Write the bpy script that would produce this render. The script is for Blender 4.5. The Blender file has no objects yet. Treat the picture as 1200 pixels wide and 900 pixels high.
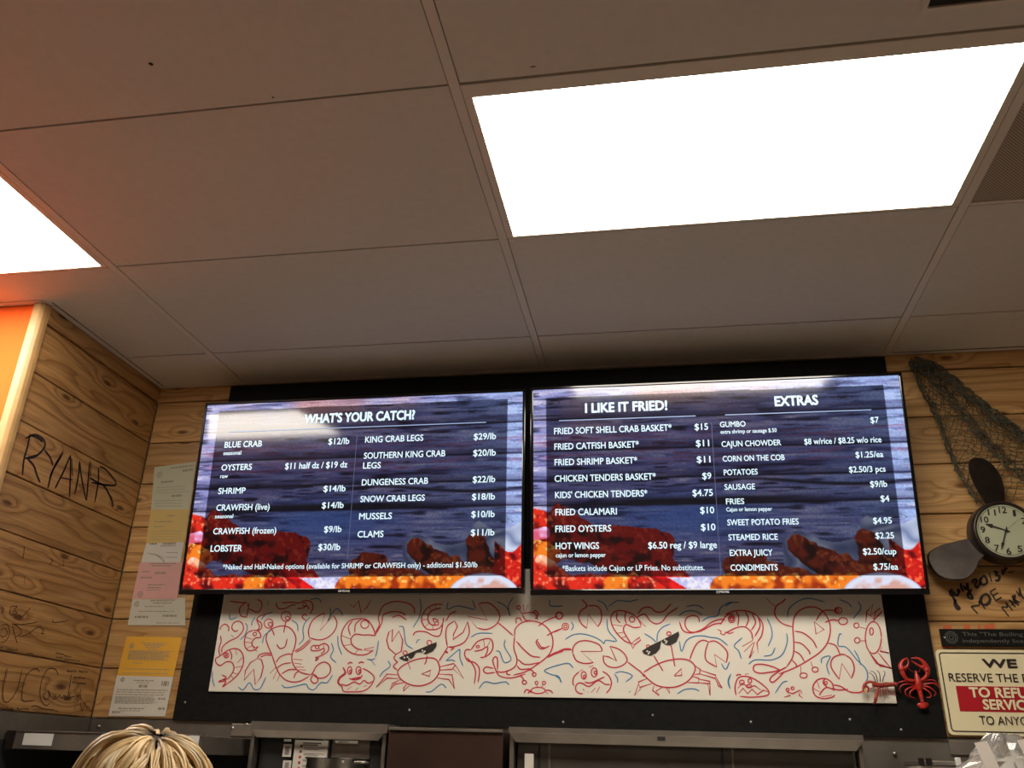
import bpy, bmesh, math, random
import numpy as np
from mathutils import Vector, Matrix

random.seed(7); rng = np.random.default_rng(7)
SC = bpy.context.scene; COL = SC.collection
H = 2.9                                   # ceiling height above the floor
# ---------------------------------------------------------------- camera, world, exposure
CP = np.array([0.4049, -2.6204, H - 1.3567]); FPX = 1000.96
PITCH, ROLL, YAW = 0.417132, 0.030389, -0.180296
cx_, sx_ = math.cos(PITCH), math.sin(PITCH); cz_, sz_ = math.cos(YAW), math.sin(YAW)
FW = np.array([sz_*cx_, cz_*cx_, sx_]); RT = np.array([cz_, -sz_, 0.0]); UP = np.cross(RT, FW)
cr, sr = math.cos(ROLL), math.sin(ROLL)
RT, UP = cr*RT + sr*UP, -sr*RT + cr*UP
cam = bpy.data.cameras.new('camera'); cam.sensor_width = 36; cam.lens = FPX/1200*36; cam.clip_start = .02
co = bpy.data.objects.new('camera', cam); COL.objects.link(co)
co.matrix_world = Matrix(((RT[0], UP[0], -FW[0], CP[0]), (RT[1], UP[1], -FW[1], CP[1]), (RT[2], UP[2], -FW[2], CP[2]), (0, 0, 0, 1)))
SC.camera = co
SC.view_settings.view_transform = 'Standard'; SC.view_settings.look = 'None'
SC.view_settings.gamma = 1; SC.view_settings.use_curve_mapping = False
SC.view_settings.exposure = 0.0
world = bpy.data.worlds.new('world'); SC.world = world; world.use_nodes = True
world.node_tree.nodes['Background'].inputs[0].default_value = (1, .86, .7, 1)
world.node_tree.nodes['Background'].inputs[1].default_value = .05
LENS_STRENGTH = 18.0
LENS_COLOR = (1.0, .92, .79)
SCREEN_GAIN = 1.0

# ---------------------------------------------------------------- helpers
def ray(x, y): return FW + RT*(x-600)/FPX + UP*(450-y)/FPX
def onY(x, y, Y): d = ray(x, y); return Vector(CP + d*(Y-CP[1])/d[1])
def onX(x, y, X): d = ray(x, y); return Vector(CP + d*(X-CP[0])/d[0])
def onZ(x, y, Z=H): d = ray(x, y); return Vector(CP + d*(Z-CP[2])/d[2])

def link(o, parent=None):
    COL.objects.link(o)
    if parent is not None:
        o.parent = parent
        o.matrix_parent_inverse = parent.matrix_basis.inverted()
    return o
def tag(o, label=None, cat=None, group=None, kind=None):
    if label: o['label'] = label
    if cat: o['category'] = cat
    if group: o['group'] = group
    if kind: o['kind'] = kind
    return o
def thing(name, label, cat, loc=(0, 0, 0), group=None, kind=None):
    o = bpy.data.objects.new(name, None); o.empty_display_size = .05; o.location = loc; COL.objects.link(o)
    return tag(o, label, cat, group, kind)
class MB:
    """collects shapes (world coordinates) and links them as one mesh object"""
    def __init__(s): s.v = []; s.f = []; s.sm = []
    def add(s, v, f, smooth=False):
        n = len(s.v); s.v += [tuple(p) for p in v]; s.f += [tuple(i+n for i in q) for q in f]; s.sm += [smooth]*len(f)
    def box(s, a, b):
        (x0, y0, z0), (x1, y1, z1) = a, b
        x0, x1 = min(x0, x1), max(x0, x1); y0, y1 = min(y0, y1), max(y0, y1); z0, z1 = min(z0, z1), max(z0, z1)
        s.add([(x0,y0,z0),(x1,y0,z0),(x1,y1,z0),(x0,y1,z0),(x0,y0,z1),(x1,y0,z1),(x1,y1,z1),(x0,y1,z1)],
              [(0,3,2,1),(4,5,6,7),(0,1,5,4),(1,2,6,5),(2,3,7,6),(3,0,4,7)])
        return s
    def tube(s, pts, r, n=6, cap=True, flat=None, smooth=True):
        pts = [Vector(p) for p in pts]; m = len(pts)
        rr = r if hasattr(r, '__len__') else [r]*m
        V = []; F = []
        t0 = (pts[1]-pts[0]).normalized()
        ref = Vector((0, 1, 0)) if abs(t0.y) < .9 else Vector((1, 0, 0))
        for i, p in enumerate(pts):
            t = (pts[min(i+1, m-1)] - pts[max(i-1, 0)])
            if t.length < 1e-9: t = t0
            t.normalize(); a = t.cross(ref)
            if a.length < 1e-4: a = t.orthogonal()
            a.normalize(); b = a.cross(t).normalized()
            q = rr[i]
            for k in range(n):
                g = 2*math.pi*k/n
                V.append(p + a*math.cos(g)*q + b*math.sin(g)*q*(flat or 1))
        for i in range(m-1):
            for k in range(n):
                F.append((i*n+k, i*n+(k+1) % n, (i+1)*n+(k+1) % n, (i+1)*n+k))
        if cap: F.append(tuple(range(n))[::-1]); F.append(tuple((m-1)*n+k for k in range(n)))
        s.add(V, F, smooth); return s
    def ball(s, c, r, n=12, m=8):
        c = Vector(c); r = r if hasattr(r, '__len__') else (r, r, r)
        V = [c+Vector((0, 0, r[2]))]; F = []
        for j in range(1, m):
            a = math.pi*j/m
            for i in range(n):
                b = 2*math.pi*i/n
                V.append(c+Vector((r[0]*math.sin(a)*math.cos(b), r[1]*math.sin(a)*math.sin(b), r[2]*math.cos(a))))
        V.append(c-Vector((0, 0, r[2])))
        for i in range(n): F.append((0, 1+i, 1+(i+1) % n))
        for j in range(m-2):
            for i in range(n): F.append((1+j*n+i, 1+(j+1)*n+i, 1+(j+1)*n+(i+1) % n, 1+j*n+(i+1) % n))
        L = len(V)-1; o = 1+(m-2)*n
        for i in range(n): F.append((L, o+(i+1) % n, o+i))
        s.add(V, F, True); return s
    def prism(s, pts, d):
        """polygon pts extruded by vector d"""
        pts = [Vector(p) for p in pts]; d = Vector(d); n = len(pts)
        V = pts+[p+d for p in pts]
        F = [tuple(range(n)), tuple(range(2*n-1, n-1, -1))]+[(i, i+n, (i+1) % n+n, (i+1) % n) for i in range(n)]
        s.add(V, F); return s
    def build(s, name, mat, parent=None, bevel=0, origin=None):
        me = bpy.data.meshes.new(name); me.from_pydata(s.v, [], s.f)
        for p, q in zip(me.polygons, s.sm): p.use_smooth = q
        bm = bmesh.new(); bm.from_mesh(me); bmesh.ops.recalc_face_normals(bm, faces=bm.faces); bm.to_mesh(me); bm.free()
        if origin is not None: me.transform(Matrix.Translation(-Vector(origin)))
        me.materials.append(mat); o = bpy.data.objects.new(name, me)
        if origin is not None: o.location = origin
        link(o, parent)
        if bevel:
            md = o.modifiers.new('bevel', 'BEVEL'); md.width = bevel; md.segments = 2; md.limit_method = 'ANGLE'
        return o
def box(name, a, b, mat, parent=None, bevel=0, origin=None): return MB().box(a, b).build(name, mat, parent, bevel, origin)
def smooth_path(pts, k=5, closed=False):
    P = [np.array(p, float) for p in pts]
    if len(P) < 3: return P
    if closed: P = [P[-1]]+P+[P[0], P[1]]
    else: P = [2*P[0]-P[1]]+P+[2*P[-1]-P[-2]]
    out = []
    for i in range(1, len(P)-2):
        for j in range(k):
            t = j/k; a, b, c, d = P[i-1:i+3]
            out.append(.5*((2*b)+(-a+c)*t+(2*a-5*b+4*c-d)*t*t+(-a+3*b-3*c+d)*t**3))
    out.append(P[-2]); return out

# ---------------------------------------------------------------- materials
def nt(name):
    m = bpy.data.materials.new(name); m.use_nodes = True; t = m.node_tree
    return m, t, t.nodes['Principled BSDF']
def mat(name, col, rough=.5, metal=0, noise=0, scale=20, bump=0, spec=.5, emit=None, es=0, coat=0):
    m, t, b = nt(name)
    b.inputs['Base Color'].default_value = (*col, 1); b.inputs['Roughness'].default_value = rough
    b.inputs['Metallic'].default_value = metal; b.inputs['Specular IOR Level'].default_value = spec
    b.inputs['Coat Weight'].default_value = coat
    if emit: b.inputs['Emission Color'].default_value = (*emit, 1); b.inputs['Emission Strength'].default_value = es
    if noise or bump:
        tc = t.nodes.new('ShaderNodeTexCoord'); n = t.nodes.new('ShaderNodeTexNoise')
        n.inputs['Scale'].default_value = scale; n.inputs['Detail'].default_value = 5
        t.links.new(tc.outputs['Object'], n.inputs['Vector'])
        if noise:
            r = t.nodes.new('ShaderNodeValToRGB'); e = r.color_ramp.elements
            e[0].position = .3; e[1].position = .7
            e[0].color = (*[c*(1-noise) for c in col], 1); e[1].color = (*[min(1, c*(1+noise)) for c in col], 1)
            t.links.new(n.outputs['Fac'], r.inputs[0]); t.links.new(r.outputs[0], b.inputs['Base Color'])
        if bump:
            bp = t.nodes.new('ShaderNodeBump'); bp.inputs['Strength'].default_value = bump; bp.inputs['Distance'].default_value = .002
            t.links.new(n.outputs['Fac'], bp.inputs['Height']); t.links.new(bp.outputs[0], b.inputs['Normal'])
    return m
def wood(name, axis, dark, mid, light, seedscale=1.0, wav=1.0):
    """knotty pine, grain along local axis ('X' or 'Y'); each plank differs through its object random number"""
    m, t, b = nt(name); N = t.nodes.new; L = t.links.new
    tc = N('ShaderNodeTexCoord'); oi = N('ShaderNodeObjectInfo')
    sp = N('ShaderNodeSeparateXYZ'); L(tc.outputs['Object'], sp.inputs[0])
    mul = N('ShaderNodeMath'); mul.operation = 'MULTIPLY'; mul.inputs[1].default_value = 37.0*seedscale; L(oi.outputs['Random'], mul.inputs[0])
    ad = N('ShaderNodeMath'); ad.operation = 'ADD'; L(sp.outputs['X' if axis == 'X' else 'Y'], ad.inputs[0]); L(mul.outputs[0], ad.inputs[1])
    cv = N('ShaderNodeCombineXYZ'); L(ad.outputs[0], cv.inputs[0]); L(sp.outputs['Z'], cv.inputs[1]); L(mul.outputs[0], cv.inputs[2])
    # knots: voronoi cells stretched a little along the grain
    mp = N('ShaderNodeMapping'); mp.inputs['Scale'].default_value = (2.7, 7.5, 1); L(cv.outputs[0], mp.inputs[0])
    vo = N('ShaderNodeTexVoronoi'); vo.voronoi_dimensions = '2D'; vo.inputs['Scale'].default_value = 1; vo.inputs['Randomness'].default_value = 1
    L(mp.outputs[0], vo.inputs['Vector'])
    # low frequency warp + the knot field bend the rings
    n1 = N('ShaderNodeTexNoise'); n1.inputs['Scale'].default_value = 1.0; n1.inputs['Detail'].default_value = 2
    mp1 = N('ShaderNodeMapping'); mp1.inputs['Scale'].default_value = (1.6, 9, 1); L(cv.outputs[0], mp1.inputs[0]); L(mp1.outputs[0], n1.inputs['Vector'])
    kf = N('ShaderNodeMapRange'); kf.inputs['From Min'].default_value = 0; kf.inputs['From Max'].default_value = .34
    kf.inputs['To Min'].default_value = 1; kf.inputs['To Max'].default_value = 0; kf.interpolation_type = 'SMOOTHERSTEP'
    L(vo.outputs['Distance'], kf.inputs[0])
    # rings value = z*freq + noise*amp + knot*amp
    rz = N('ShaderNodeMath'); rz.operation = 'MULTIPLY'; rz.inputs[1].default_value = 22; L(sp.outputs['Z'], rz.inputs[0])
    rn = N('ShaderNodeMath'); rn.operation = 'MULTIPLY_ADD'; rn.inputs[1].default_value = 5.5*wav; L(n1.outputs['Fac'], rn.inputs[0]); L(rz.outputs[0], rn.inputs[2])
    rk = N('ShaderNodeMath'); rk.operation = 'MULTIPLY_ADD'; rk.inputs[1].default_value = 1.5; L(kf.outputs[0], rk.inputs[0]); L(rn.outputs[0], rk.inputs[2])
    fr = N('ShaderNodeMath'); fr.operation = 'FRACT'; L(rk.outputs[0], fr.inputs[0])
    rp = N('ShaderNodeValToRGB'); e = rp.color_ramp.elements
    e[0].position = 0; e[0].color = (*mid, 1); e[1].position = 1; e[1].color = (*mid, 1)
    x = e.new(.45); x.color = (*light, 1); x = e.new(.86); x.color = tuple(a*.62+b_*.38 for a, b_ in zip(mid, dark))+(1,); x = e.new(.95); x.color = tuple(a*.35+b_*.65 for a, b_ in zip(mid, dark))+(1,)
    L(fr.outputs[0], rp.inputs[0])
    # fine grain
    mp2 = N('ShaderNodeMapping'); mp2.inputs['Scale'].default_value = (5, 160, 1); L(cv.outputs[0], mp2.inputs[0])
    n2 = N('ShaderNodeTexNoise'); n2.inputs['Scale'].default_value = 1; n2.inputs['Detail'].default_value = 4; L(mp2.outputs[0], n2.inputs['Vector'])
    g = N('ShaderNodeMapRange'); g.inputs['From Min'].default_value = .3; g.inputs['From Max'].default_value = .7; g.inputs['To Min'].default_value = .8; g.inputs['To Max'].default_value = 1.12
    L(n2.outputs['Fac'], g.inputs[0])
    mx = N('ShaderNodeVectorMath'); mx.operation = 'SCALE'; L(rp.outputs[0], mx.inputs[0]); L(g.outputs[0], mx.inputs['Scale'])
    # per plank tone
    pt = N('ShaderNodeMapRange'); pt.inputs['To Min'].default_value = .82; pt.inputs['To Max'].default_value = 1.12; L(oi.outputs['Random'], pt.inputs[0])
    mx2 = N('ShaderNodeVectorMath'); mx2.operation = 'SCALE'; L(mx.outputs[0], mx2.inputs[0]); L(pt.outputs[0], mx2.inputs['Scale'])
    # knot hearts
    kh = N('ShaderNodeMapRange'); kh.inputs['From Min'].default_value = .035; kh.inputs['From Max'].default_value = .085
    kh.inputs['To Min'].default_value = .92; kh.inputs['To Max'].default_value = 0; L(vo.outputs['Distance'], kh.inputs[0])
    sel = N('ShaderNodeSeparateColor'); L(vo.outputs['Color'], sel.inputs[0])
    gt = N('ShaderNodeMath'); gt.operation = 'GREATER_THAN'; gt.inputs[1].default_value = .45; L(sel.outputs[0], gt.inputs[0])
    km = N('ShaderNodeMath'); km.operation = 'MULTIPLY'; L(kh.outputs[0], km.inputs[0]); L(gt.outputs[0], km.inputs[1])
    mk = N('ShaderNodeMix'); mk.data_type = 'RGBA'; L(km.outputs[0], mk.inputs[0]); L(mx2.outputs[0], mk.inputs[6]); mk.inputs[7].default_value = (dark[0]*.45, dark[1]*.4, dark[2]*.4, 1)
    L(mk.outputs[2], b.inputs['Base Color'])
    b.inputs['Roughness'].default_value = .42
    bp = N('ShaderNodeBump'); bp.inputs['Strength'].default_value = .25; bp.inputs['Distance'].default_value = .001
    L(n2.outputs['Fac'], bp.inputs['Height']); L(bp.outputs[0], b.inputs['Normal'])
    return m

M_tile = mat('ceiling_tile', (.69, .64, .565), .9, noise=.03, scale=40, bump=.15)
M_tee = mat('tee_white', (.74, .67, .58), .6)
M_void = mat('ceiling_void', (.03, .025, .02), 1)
M_frame = mat('fixture_frame', (.74, .66, .55), .5)
M_lens = mat('lens', (.9, .9, .9), .4, emit=LENS_COLOR, es=LENS_STRENGTH)
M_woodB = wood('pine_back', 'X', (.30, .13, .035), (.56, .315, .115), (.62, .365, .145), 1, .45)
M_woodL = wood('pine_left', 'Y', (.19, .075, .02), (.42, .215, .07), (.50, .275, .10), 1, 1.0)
M_post = mat('pine_post', (.50, .30, .12), .4, noise=.15, scale=14)
M_orange = mat('orange_paint', (.95, .135, .022), .85, spec=.12)
M_black = mat('black_board', (.007, .007, .0065), .6, noise=.3, scale=60, spec=.15)
M_white = mat('whiteboard', (.78, .74, .65), .45)
M_bezel = mat('gloss_black', (.004, .004, .005), .12, coat=.3)
M_case = mat('tv_case', (.01, .01, .011), .5)
M_steel = mat('steel', (.33, .30, .265), .42, .85, noise=.15, scale=9)
M_dsteel = mat('dark_steel', (.20, .18, .155), .45, .7, noise=.25, scale=7)
M_brown = mat('brown_steel', (.085, .05, .04), .35, .6, noise=.2, scale=5)
M_open = mat('shaded_steel', (.085, .075, .062), .5, .5, noise=.2, scale=4)  # steel darkened to carry the shade inside the long hood
M_dark = mat('recess_shade_black', (.012, .012, .011), .7)  # near-black for slots, seams and painted-in shade
M_ink = mat('black_ink', (.02, .012, .01), .6)
M_pencil = mat('faded_ink', (.09, .04, .018), .7)
M_redink = mat('red_marker', (.55, .03, .055), .5)
M_blueink = mat('blue_marker', (.05, .22, .42), .5)
M_bronze = mat('dark_bronze', (.045, .035, .03), .38, .7, noise=.25, scale=25, bump=.2)
M_face = mat('clock_face', (.42, .44, .30), .35, coat=.5)
M_net = mat('net_cord', (.10, .092, .06), .9, noise=.4, scale=60)
M_lob = mat('lobster_red', (.42, .02, .012), .35, noise=.3, scale=60, coat=.1)
M_lob2 = mat('crawfish_brown_red', (.30, .035, .02), .35, noise=.4, scale=60)
M_lobtip = mat('claw_tip', (.8, .5, .2), .4)
M_sign = mat('sign_cream', (.80, .71, .46), .4, coat=.2)
M_signred = mat('sign_red', (.42, .01, .02), .4)
M_floor = mat('floor_tile', (.38, .33, .28), .5, noise=.15, scale=6)
M_wallp = mat('painted_wall', (.64, .56, .47), .8, noise=.04)
M_screw = mat('screw', (.55, .53, .5), .3, 1)

def text_mesh(body, plane, p0, p1, cap, mat_, sink, bold=0.0, font='sans', center=None):
    """lettering laid on a plane. plane=(origin, ex, ez, toUV); p0,p1 baseline ends (u,v); cap = capital height in metres"""
    cu = bpy.data.curves.new('t', 'FONT'); cu.body = body; cu.font = FONTS[font] or cu.font; cu.size = 1; cu.resolution_u = 3
    ob = bpy.data.objects.new('t', cu); COL.objects.link(ob)
    dg = bpy.context.evaluated_depsgraph_get(); me = bpy.data.meshes.new_from_object(ob.evaluated_get(dg))
    V = np.array([v.co[:] for v in me.vertices]); F = [tuple(p.vertices) for p in me.polygons]
    bpy.data.objects.remove(ob); bpy.data.curves.remove(cu); bpy.data.meshes.remove(me)
    if not len(V): return
    x0, x1 = V[:, 0].min(), V[:, 0].max()
    s = cap/CAPH[font]
    L = math.hypot(p1[0]-p0[0], p1[1]-p0[1]); sx = L/(x1-x0)
    dx, dy = (p1[0]-p0[0])/L, (p1[1]-p0[1])/L
    O, ex, ez, nrm = plane
    offs = [(0, 0)] if bold <= 0 else [(math.cos(q)*bold*s, math.sin(q)*bold*s) for q in [i*math.pi/4+.2 for i in range(8)]]
    for n_, (ox_, oy_) in enumerate(offs):          # heavier weight: the same outline laid down again, slightly shifted
        out = []
        for x, y, z in V:
            a = (x-x0)*sx+ox_; b = y*s+oy_
            u = p0[0]+a*dx-b*dy; v = p0[1]+a*dy+b*dx
            out.append(O+ex*u+ez*v+nrm*(.0012+n_*.00001))
        sink.add(out, F)
FONTS = {}; CAPH = {'sans': .73, 'serif': .73}
_fc = bpy.data.curves.new('f', 'FONT'); FONTS['sans'] = _fc.font      # Blender's own built-in face
_cu = bpy.data.curves.new('capmeasure', 'FONT'); _cu.body = 'H'; _cu.font = FONTS['sans'] or _cu.font; _cu.size = 1
_ob = bpy.data.objects.new('t', _cu); COL.objects.link(_ob)
_me = bpy.data.meshes.new_from_object(_ob.evaluated_get(bpy.context.evaluated_depsgraph_get()))
CAPH['sans'] = max(v.co.y for v in _me.vertices); bpy.data.objects.remove(_ob); bpy.data.curves.remove(_cu); bpy.data.meshes.remove(_me)

def ribbon(sink, pts, w, nrm, lift=.0008):
    """flat ink stroke of width w along 3-D points on a plane with normal nrm"""
    pts = [Vector(p) for p in pts]; V = []; F = []; m = len(pts); n = Vector(nrm)
    for i, p in enumerate(pts):
        t = pts[min(i+1, m-1)]-pts[max(i-1, 0)]
        if t.length < 1e-9: t = Vector((1, 0, 0))
        s = t.normalized().cross(n).normalized()*w/2
        if i in (0, m-1): s *= .5
        V += [p+s+n*lift, p-s+n*lift]
    for i in range(m-1): F.append((2*i, 2*i+1, 2*i+3, 2*i+2))
    sink.add(V, F)

# ================================================================ the room
WB = .291                                     # front face of the planks on the back wall
XL = -1.585                                   # face of the planks on the left wall
seams = [0, -.0625, -.2355, -.405, -.576, -.747, -.918, -1.089, -1.254]
X0, X1, Y0 = -4.2, 3.6, -6.2
tag(box('floor', (X0, Y0, -.1), (X1, .45, 0), M_floor), kind='structure')
wb = tag(box('wall_back', (XL-.02, WB+.02, 0), (X1, WB+.14, H), M_wallp), kind='structure')
wl = tag(MB().box((X0, -.405, 0), (XL-.018, WB+.14, H-.0)).build('wall_left', M_wallp), kind='structure')
tag(box('wall_right', (X1, Y0, 0), (X1+.1, .45, H), M_wallp), kind='structure')
tag(box('wall_side', (X0-.1, Y0, 0), (X0, .45, H), M_wallp), kind='structure')
tag(box('wall_front', (X0, Y0-.1, 0), (X1, Y0, H), M_wallp), kind='structure')
op = tag(box('wall_orange_side', (X0, -.425, 0), (XL-.028, -.407, H-.001), M_orange), kind='structure')
# planks
for i in range(len(seams)-1):
    z1, z0 = H+seams[i]-.0016, H+seams[i+1]+.0022
    d = .006 if i == 0 else random.uniform(-.0012, .0012)
    for (x0, x1) in ((XL+.001, 2.6),):
        zc = (z0+z1)/2
        o = MB().box((x0, WB-d, z0), (x1, WB+.018, z1)).build('plank', M_woodB, wb, .0028, (x0, WB, zc))
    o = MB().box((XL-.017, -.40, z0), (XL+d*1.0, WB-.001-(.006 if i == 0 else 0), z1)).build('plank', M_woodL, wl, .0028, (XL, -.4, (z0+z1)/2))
# corner post at the left wall's free edge
post = MB()
prof = [(XL-.032, -.437), (XL-.006, -.437), (XL+.004, -.428), (XL+.007, -.416), (XL+.007, -.4005), (XL-.032, -.4005)]
post.prism([(x, y, H-1.254) for x, y in prof], (0, 0, 1.252))
tag(post.build('trim_1', M_post, None, .002), kind='structure')

# ceiling: backing slab, tees, tiles
TX, TY = 1.2192, .6096
cl = tag(box('ceiling', (X0, Y0, H+.02), (X1, .45, H+.12), M_void), kind='structure')
for k in range(-3, 3):
    x = k*TX
    y1 = WB-.012 if x > XL else -.44
    box('main_tee', (x-.0115, Y0, H-.0005), (x+.0115, y1, H+.014), M_tee, cl)
lens_cells = {(0, -2), (-2, -2)}
def tile_mesh(w, d, nm):
    m = MB(); m.box((-w/2, -d/2, 0), (w/2, d/2, .01)); me = bpy.data.meshes.new(nm)
    me.from_pydata(m.v, [], m.f); me.materials.append(M_tile); return me
full_tile = tile_mesh(TX-.0275, TY-.006, 'ceiling_tile')
for k in range(-4, 3):
    for j in range(-10, 1):
        xa, xb = max(k*TX, X0+.01), min((k+1)*TX, X1-.01)
        ya, yb = j*TY, (j+1)*TY
        if xb-xa < .1: continue
        if j == 0: yb = WB-.012
        if k < -1 and j == 0: continue                      # above the solid left wall
        if k == -2 and j == -1: yb = TY*0
        if (k, j) in lens_cells: continue
        if (k, j) == (1, -2): continue
        if k == -1 and False: pass
        full = xb-xa > TX-.01 and yb-ya > TY-.01
        if full: me = full_tile
        else: me = tile_mesh(xb-xa-.0275, yb-ya-.006, 'ceiling_tile')
        o = bpy.data.objects.new('ceiling_tile', me); link(o, cl)
        o.location = ((xa+xb)/2, (ya+yb)/2-.001, H+.0008+random.uniform(0, .0006))
# short row tile between the left wall and the first tee
xa, xb = XL+.02, -TX
for (ya, yb) in ((0, WB-.012),):
    o = bpy.data.objects.new('ceiling_tile', tile_mesh(xb-xa-.018, yb-ya-.006, 'ceiling_tile')); link(o, cl); o.location = ((xa+xb)/2-.003, (ya+yb)/2-.001, H+.001)
box('wall_angle', (XL+.002, WB-.024, H-.002), (X1, WB-.001-.006, H+.0005), M_tee, cl)
box('wall_angle', (XL+.007, -.405, H-.0022), (XL+.026, WB-.03, H+.0003), M_tee, cl)
box('wall_angle', (X0, -.449, H-.002), (XL+.0, -.427, H+.0005), M_tee, cl)
box('gap_shade_strip', (XL+.0262, -.43, H-.0002), (XL+.0292, -.004, H+.0006), M_void, cl)  # thin black strips imitating the shaded joint beside the wall angle
box('gap_shade_strip', (XL+.0262, .004, H-.0002), (XL+.0288, WB-.03, H+.0006), M_void, cl)
box('gap_shade_strip', (1.24, WB-.0275, H-.0002), (2.2, WB-.0245, H+.0006), M_void, cl)
# marks on the tiles
for (px, py, a, b) in ((177, 75, .006, .003), (320, 114, .0025, .0015), (625, 78, .007, .001)):
    c = onZ(px, py, H+.0006); m = MB()
    m.prism([(c.x+a*math.cos(t)*random.uniform(.7, 1.2), c.y+b*1.6*math.sin(t), H+.0001) for t in [i*math.pi/4 for i in range(8)]], (0, 0, .0004))
    m.build('stain', M_void, cl)

def troffer(x0, label):
    t = thing('ceiling_light', label, 'ceiling light', (x0+TX/2, -1.5*TY, H), 'square panel lights in the ceiling grid')
    xa, xb, ya, yb = x0+.0125, x0+TX-.0125, -2*TY+.0025, -TY-.002
    fx, fy0, fy1 = .020, .0415, .010
    m = MB()
    m.box((xa, ya, H-.001), (xb, ya+fy0, H+.016)); m.box((xa, yb-fy1, H-.001), (xb, yb, H+.016))
    m.box((xa, ya+fy0, H-.001), (xa+fx, yb-fy1, H+.016)); m.box((xb-fx, ya+fy0, H-.001), (xb, yb-fy1, H+.016))
    m.build('frame', M_frame, t, .0015)
    box('diffuser', (xa+fx, ya+fy0, H+.002), (xb-fx, yb-fy1, H+.006), M_lens, t)
troffer(0, 'large white lit rectangular panel light above the right menu television')
troffer(-2*TX, 'lit white panel light cut off by the left edge, above the orange wall')

# perforated return tile to the right of the light
m, t_, b_ = nt('perforated'); N = t_.nodes.new; L = t_.links.new
tc = N('ShaderNodeTexCoord'); mp = N('ShaderNodeMapping'); mp.inputs['Rotation'].default_value = (0, 0, math.radians(45)); mp.inputs['Scale'].default_value = (1, 1, 0)
L(tc.outputs['Object'], mp.inputs[0]); vo = N('ShaderNodeTexVoronoi'); vo.inputs['Scale'].default_value = 170; vo.inputs['Randomness'].default_value = 0; vo.voronoi_dimensions = '2D'; L(mp.outputs[0], vo.inputs['Vector'])
rp = N('ShaderNodeValToRGB'); rp.color_ramp.elements[0].position = .30; rp.color_ramp.elements[0].color = (.05, .04, .03, 1); rp.color_ramp.elements[1].position = .36; rp.color_ramp.elements[1].color = (.5, .42, .34, 1)
L(vo.outputs['Distance'], rp.inputs[0]); L(rp.outputs[0], b_.inputs['Base Color']); M_perf = m
g = thing('return_grille', 'perforated grey air return panel right of the large panel light', 'air grille', (1.5*TX, -1.5*TY, H))
box('perforated_panel', (TX+.0135, -2*TY+.008, H+.002), (2*TX-.0135, -TY-.012, H+.006), M_perf, g)
mm = MB(); mm.box((TX+.0125, -2*TY+.002, H-.0005), (2*TX-.0125, -2*TY+.010, H+.01)); mm.box((TX+.0125, -TY-.014, H-.0005), (2*TX-.0125, -TY-.003, H+.01))
mm.build('frame', M_tee, g)
# register, top right
vx0, vy1 = .945, -1.288
g = thing('ceiling_vent', 'dark louvred ceiling vent with a pale frame at the top right edge', 'ceiling vent', (vx0+.2, vy1-.15, H))
mm = MB(); w, d = .42, .34
for a, b in (((vx0, vy1-.010), (vx0+w, vy1)), ((vx0, vy1-d), (vx0+w, vy1-d+.010)), ((vx0, vy1-d+.0101), (vx0+.010, vy1-.0101)), ((vx0+w-.010, vy1-d+.0101), (vx0+w, vy1-.0101))):
    mm.box((*a, H-.006), (*b, H+.0006))
mm.build('frame', M_frame, g)
box('backing', (vx0+.010, vy1-d+.010, H-.001), (vx0+w-.010, vy1-.010, H+.0004), M_void, g)
for i in range(9):
    y = vy1-.030-i*.033
    MB().prism([(vx0+.0105, y, H-.002), (vx0+.0105, y-.018, H-.005), (vx0+.0105, y-.019, H-.0044), (vx0+.0105, y-.001, H-.0012)], (w-.021, 0, 0)).build('slat', M_bronze, g)

# ================================================================ black board, whiteboard
BP, WBD = .276, .268
bb = thing('black_backboard', 'large matte black painted board behind the televisions', 'board', (0, WB-.008, H-.63))
box('panel', (-1.268, BP, H-1.256), (1.212, WB-.0065, H-.008), M_black, bb, .001)
for px, py in ((480, 832), (765, 838), (996, 843), (217, 823), (1056, 855), (660, 846), (880, 846)):
    c = onY(px, py, BP); MB().tube([(c.x, BP+.001, c.z), (c.x, BP-.002, c.z)], .0035, 8).build('screw', M_screw, bb)
dp = thing('doodle_panel', 'long white panel of red and blue crab and crawfish doodles under the televisions', 'drawing', (0, BP, H-1.16))
tl, br = onY(261, 700, WBD), onY(1056, 822, WBD)
pw = box('board', (-1.148, WBD, H-1.162), (1.083, BP-.0003, H-.75), M_white, dp, .0012)
CR = {'A': (240, 690, 6.0), 'B': (440, 690, 5.4545), 'C': (650, 690, 5.714), 'D': (850, 690, 4.8)}
reds = MB(); blues = MB(); blacks = MB(); whites = MB()
def stroke(sink, crop, pts, w=.0042, closed=False, Y=WBD, sharp=False):
    ox, oy, s = CR[crop]
    P = [onY(ox+x/s, oy+y/s, Y) for x, y in pts]
    P = [tuple(p) for p in P]
    if not sharp: P = smooth_path(P, 4, closed)
    ribbon(sink, P, w, (0, -1, 0), .0006+random.random()*.0005)
def circ(sink, crop, x, y, rx, ry=None, w=.0036):
    ry = ry or rx
    stroke(sink, crop, [(x+rx*math.cos(a), y+ry*math.sin(a)) for a in [i*math.pi/5 for i in range(10)]], w, True)
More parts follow.
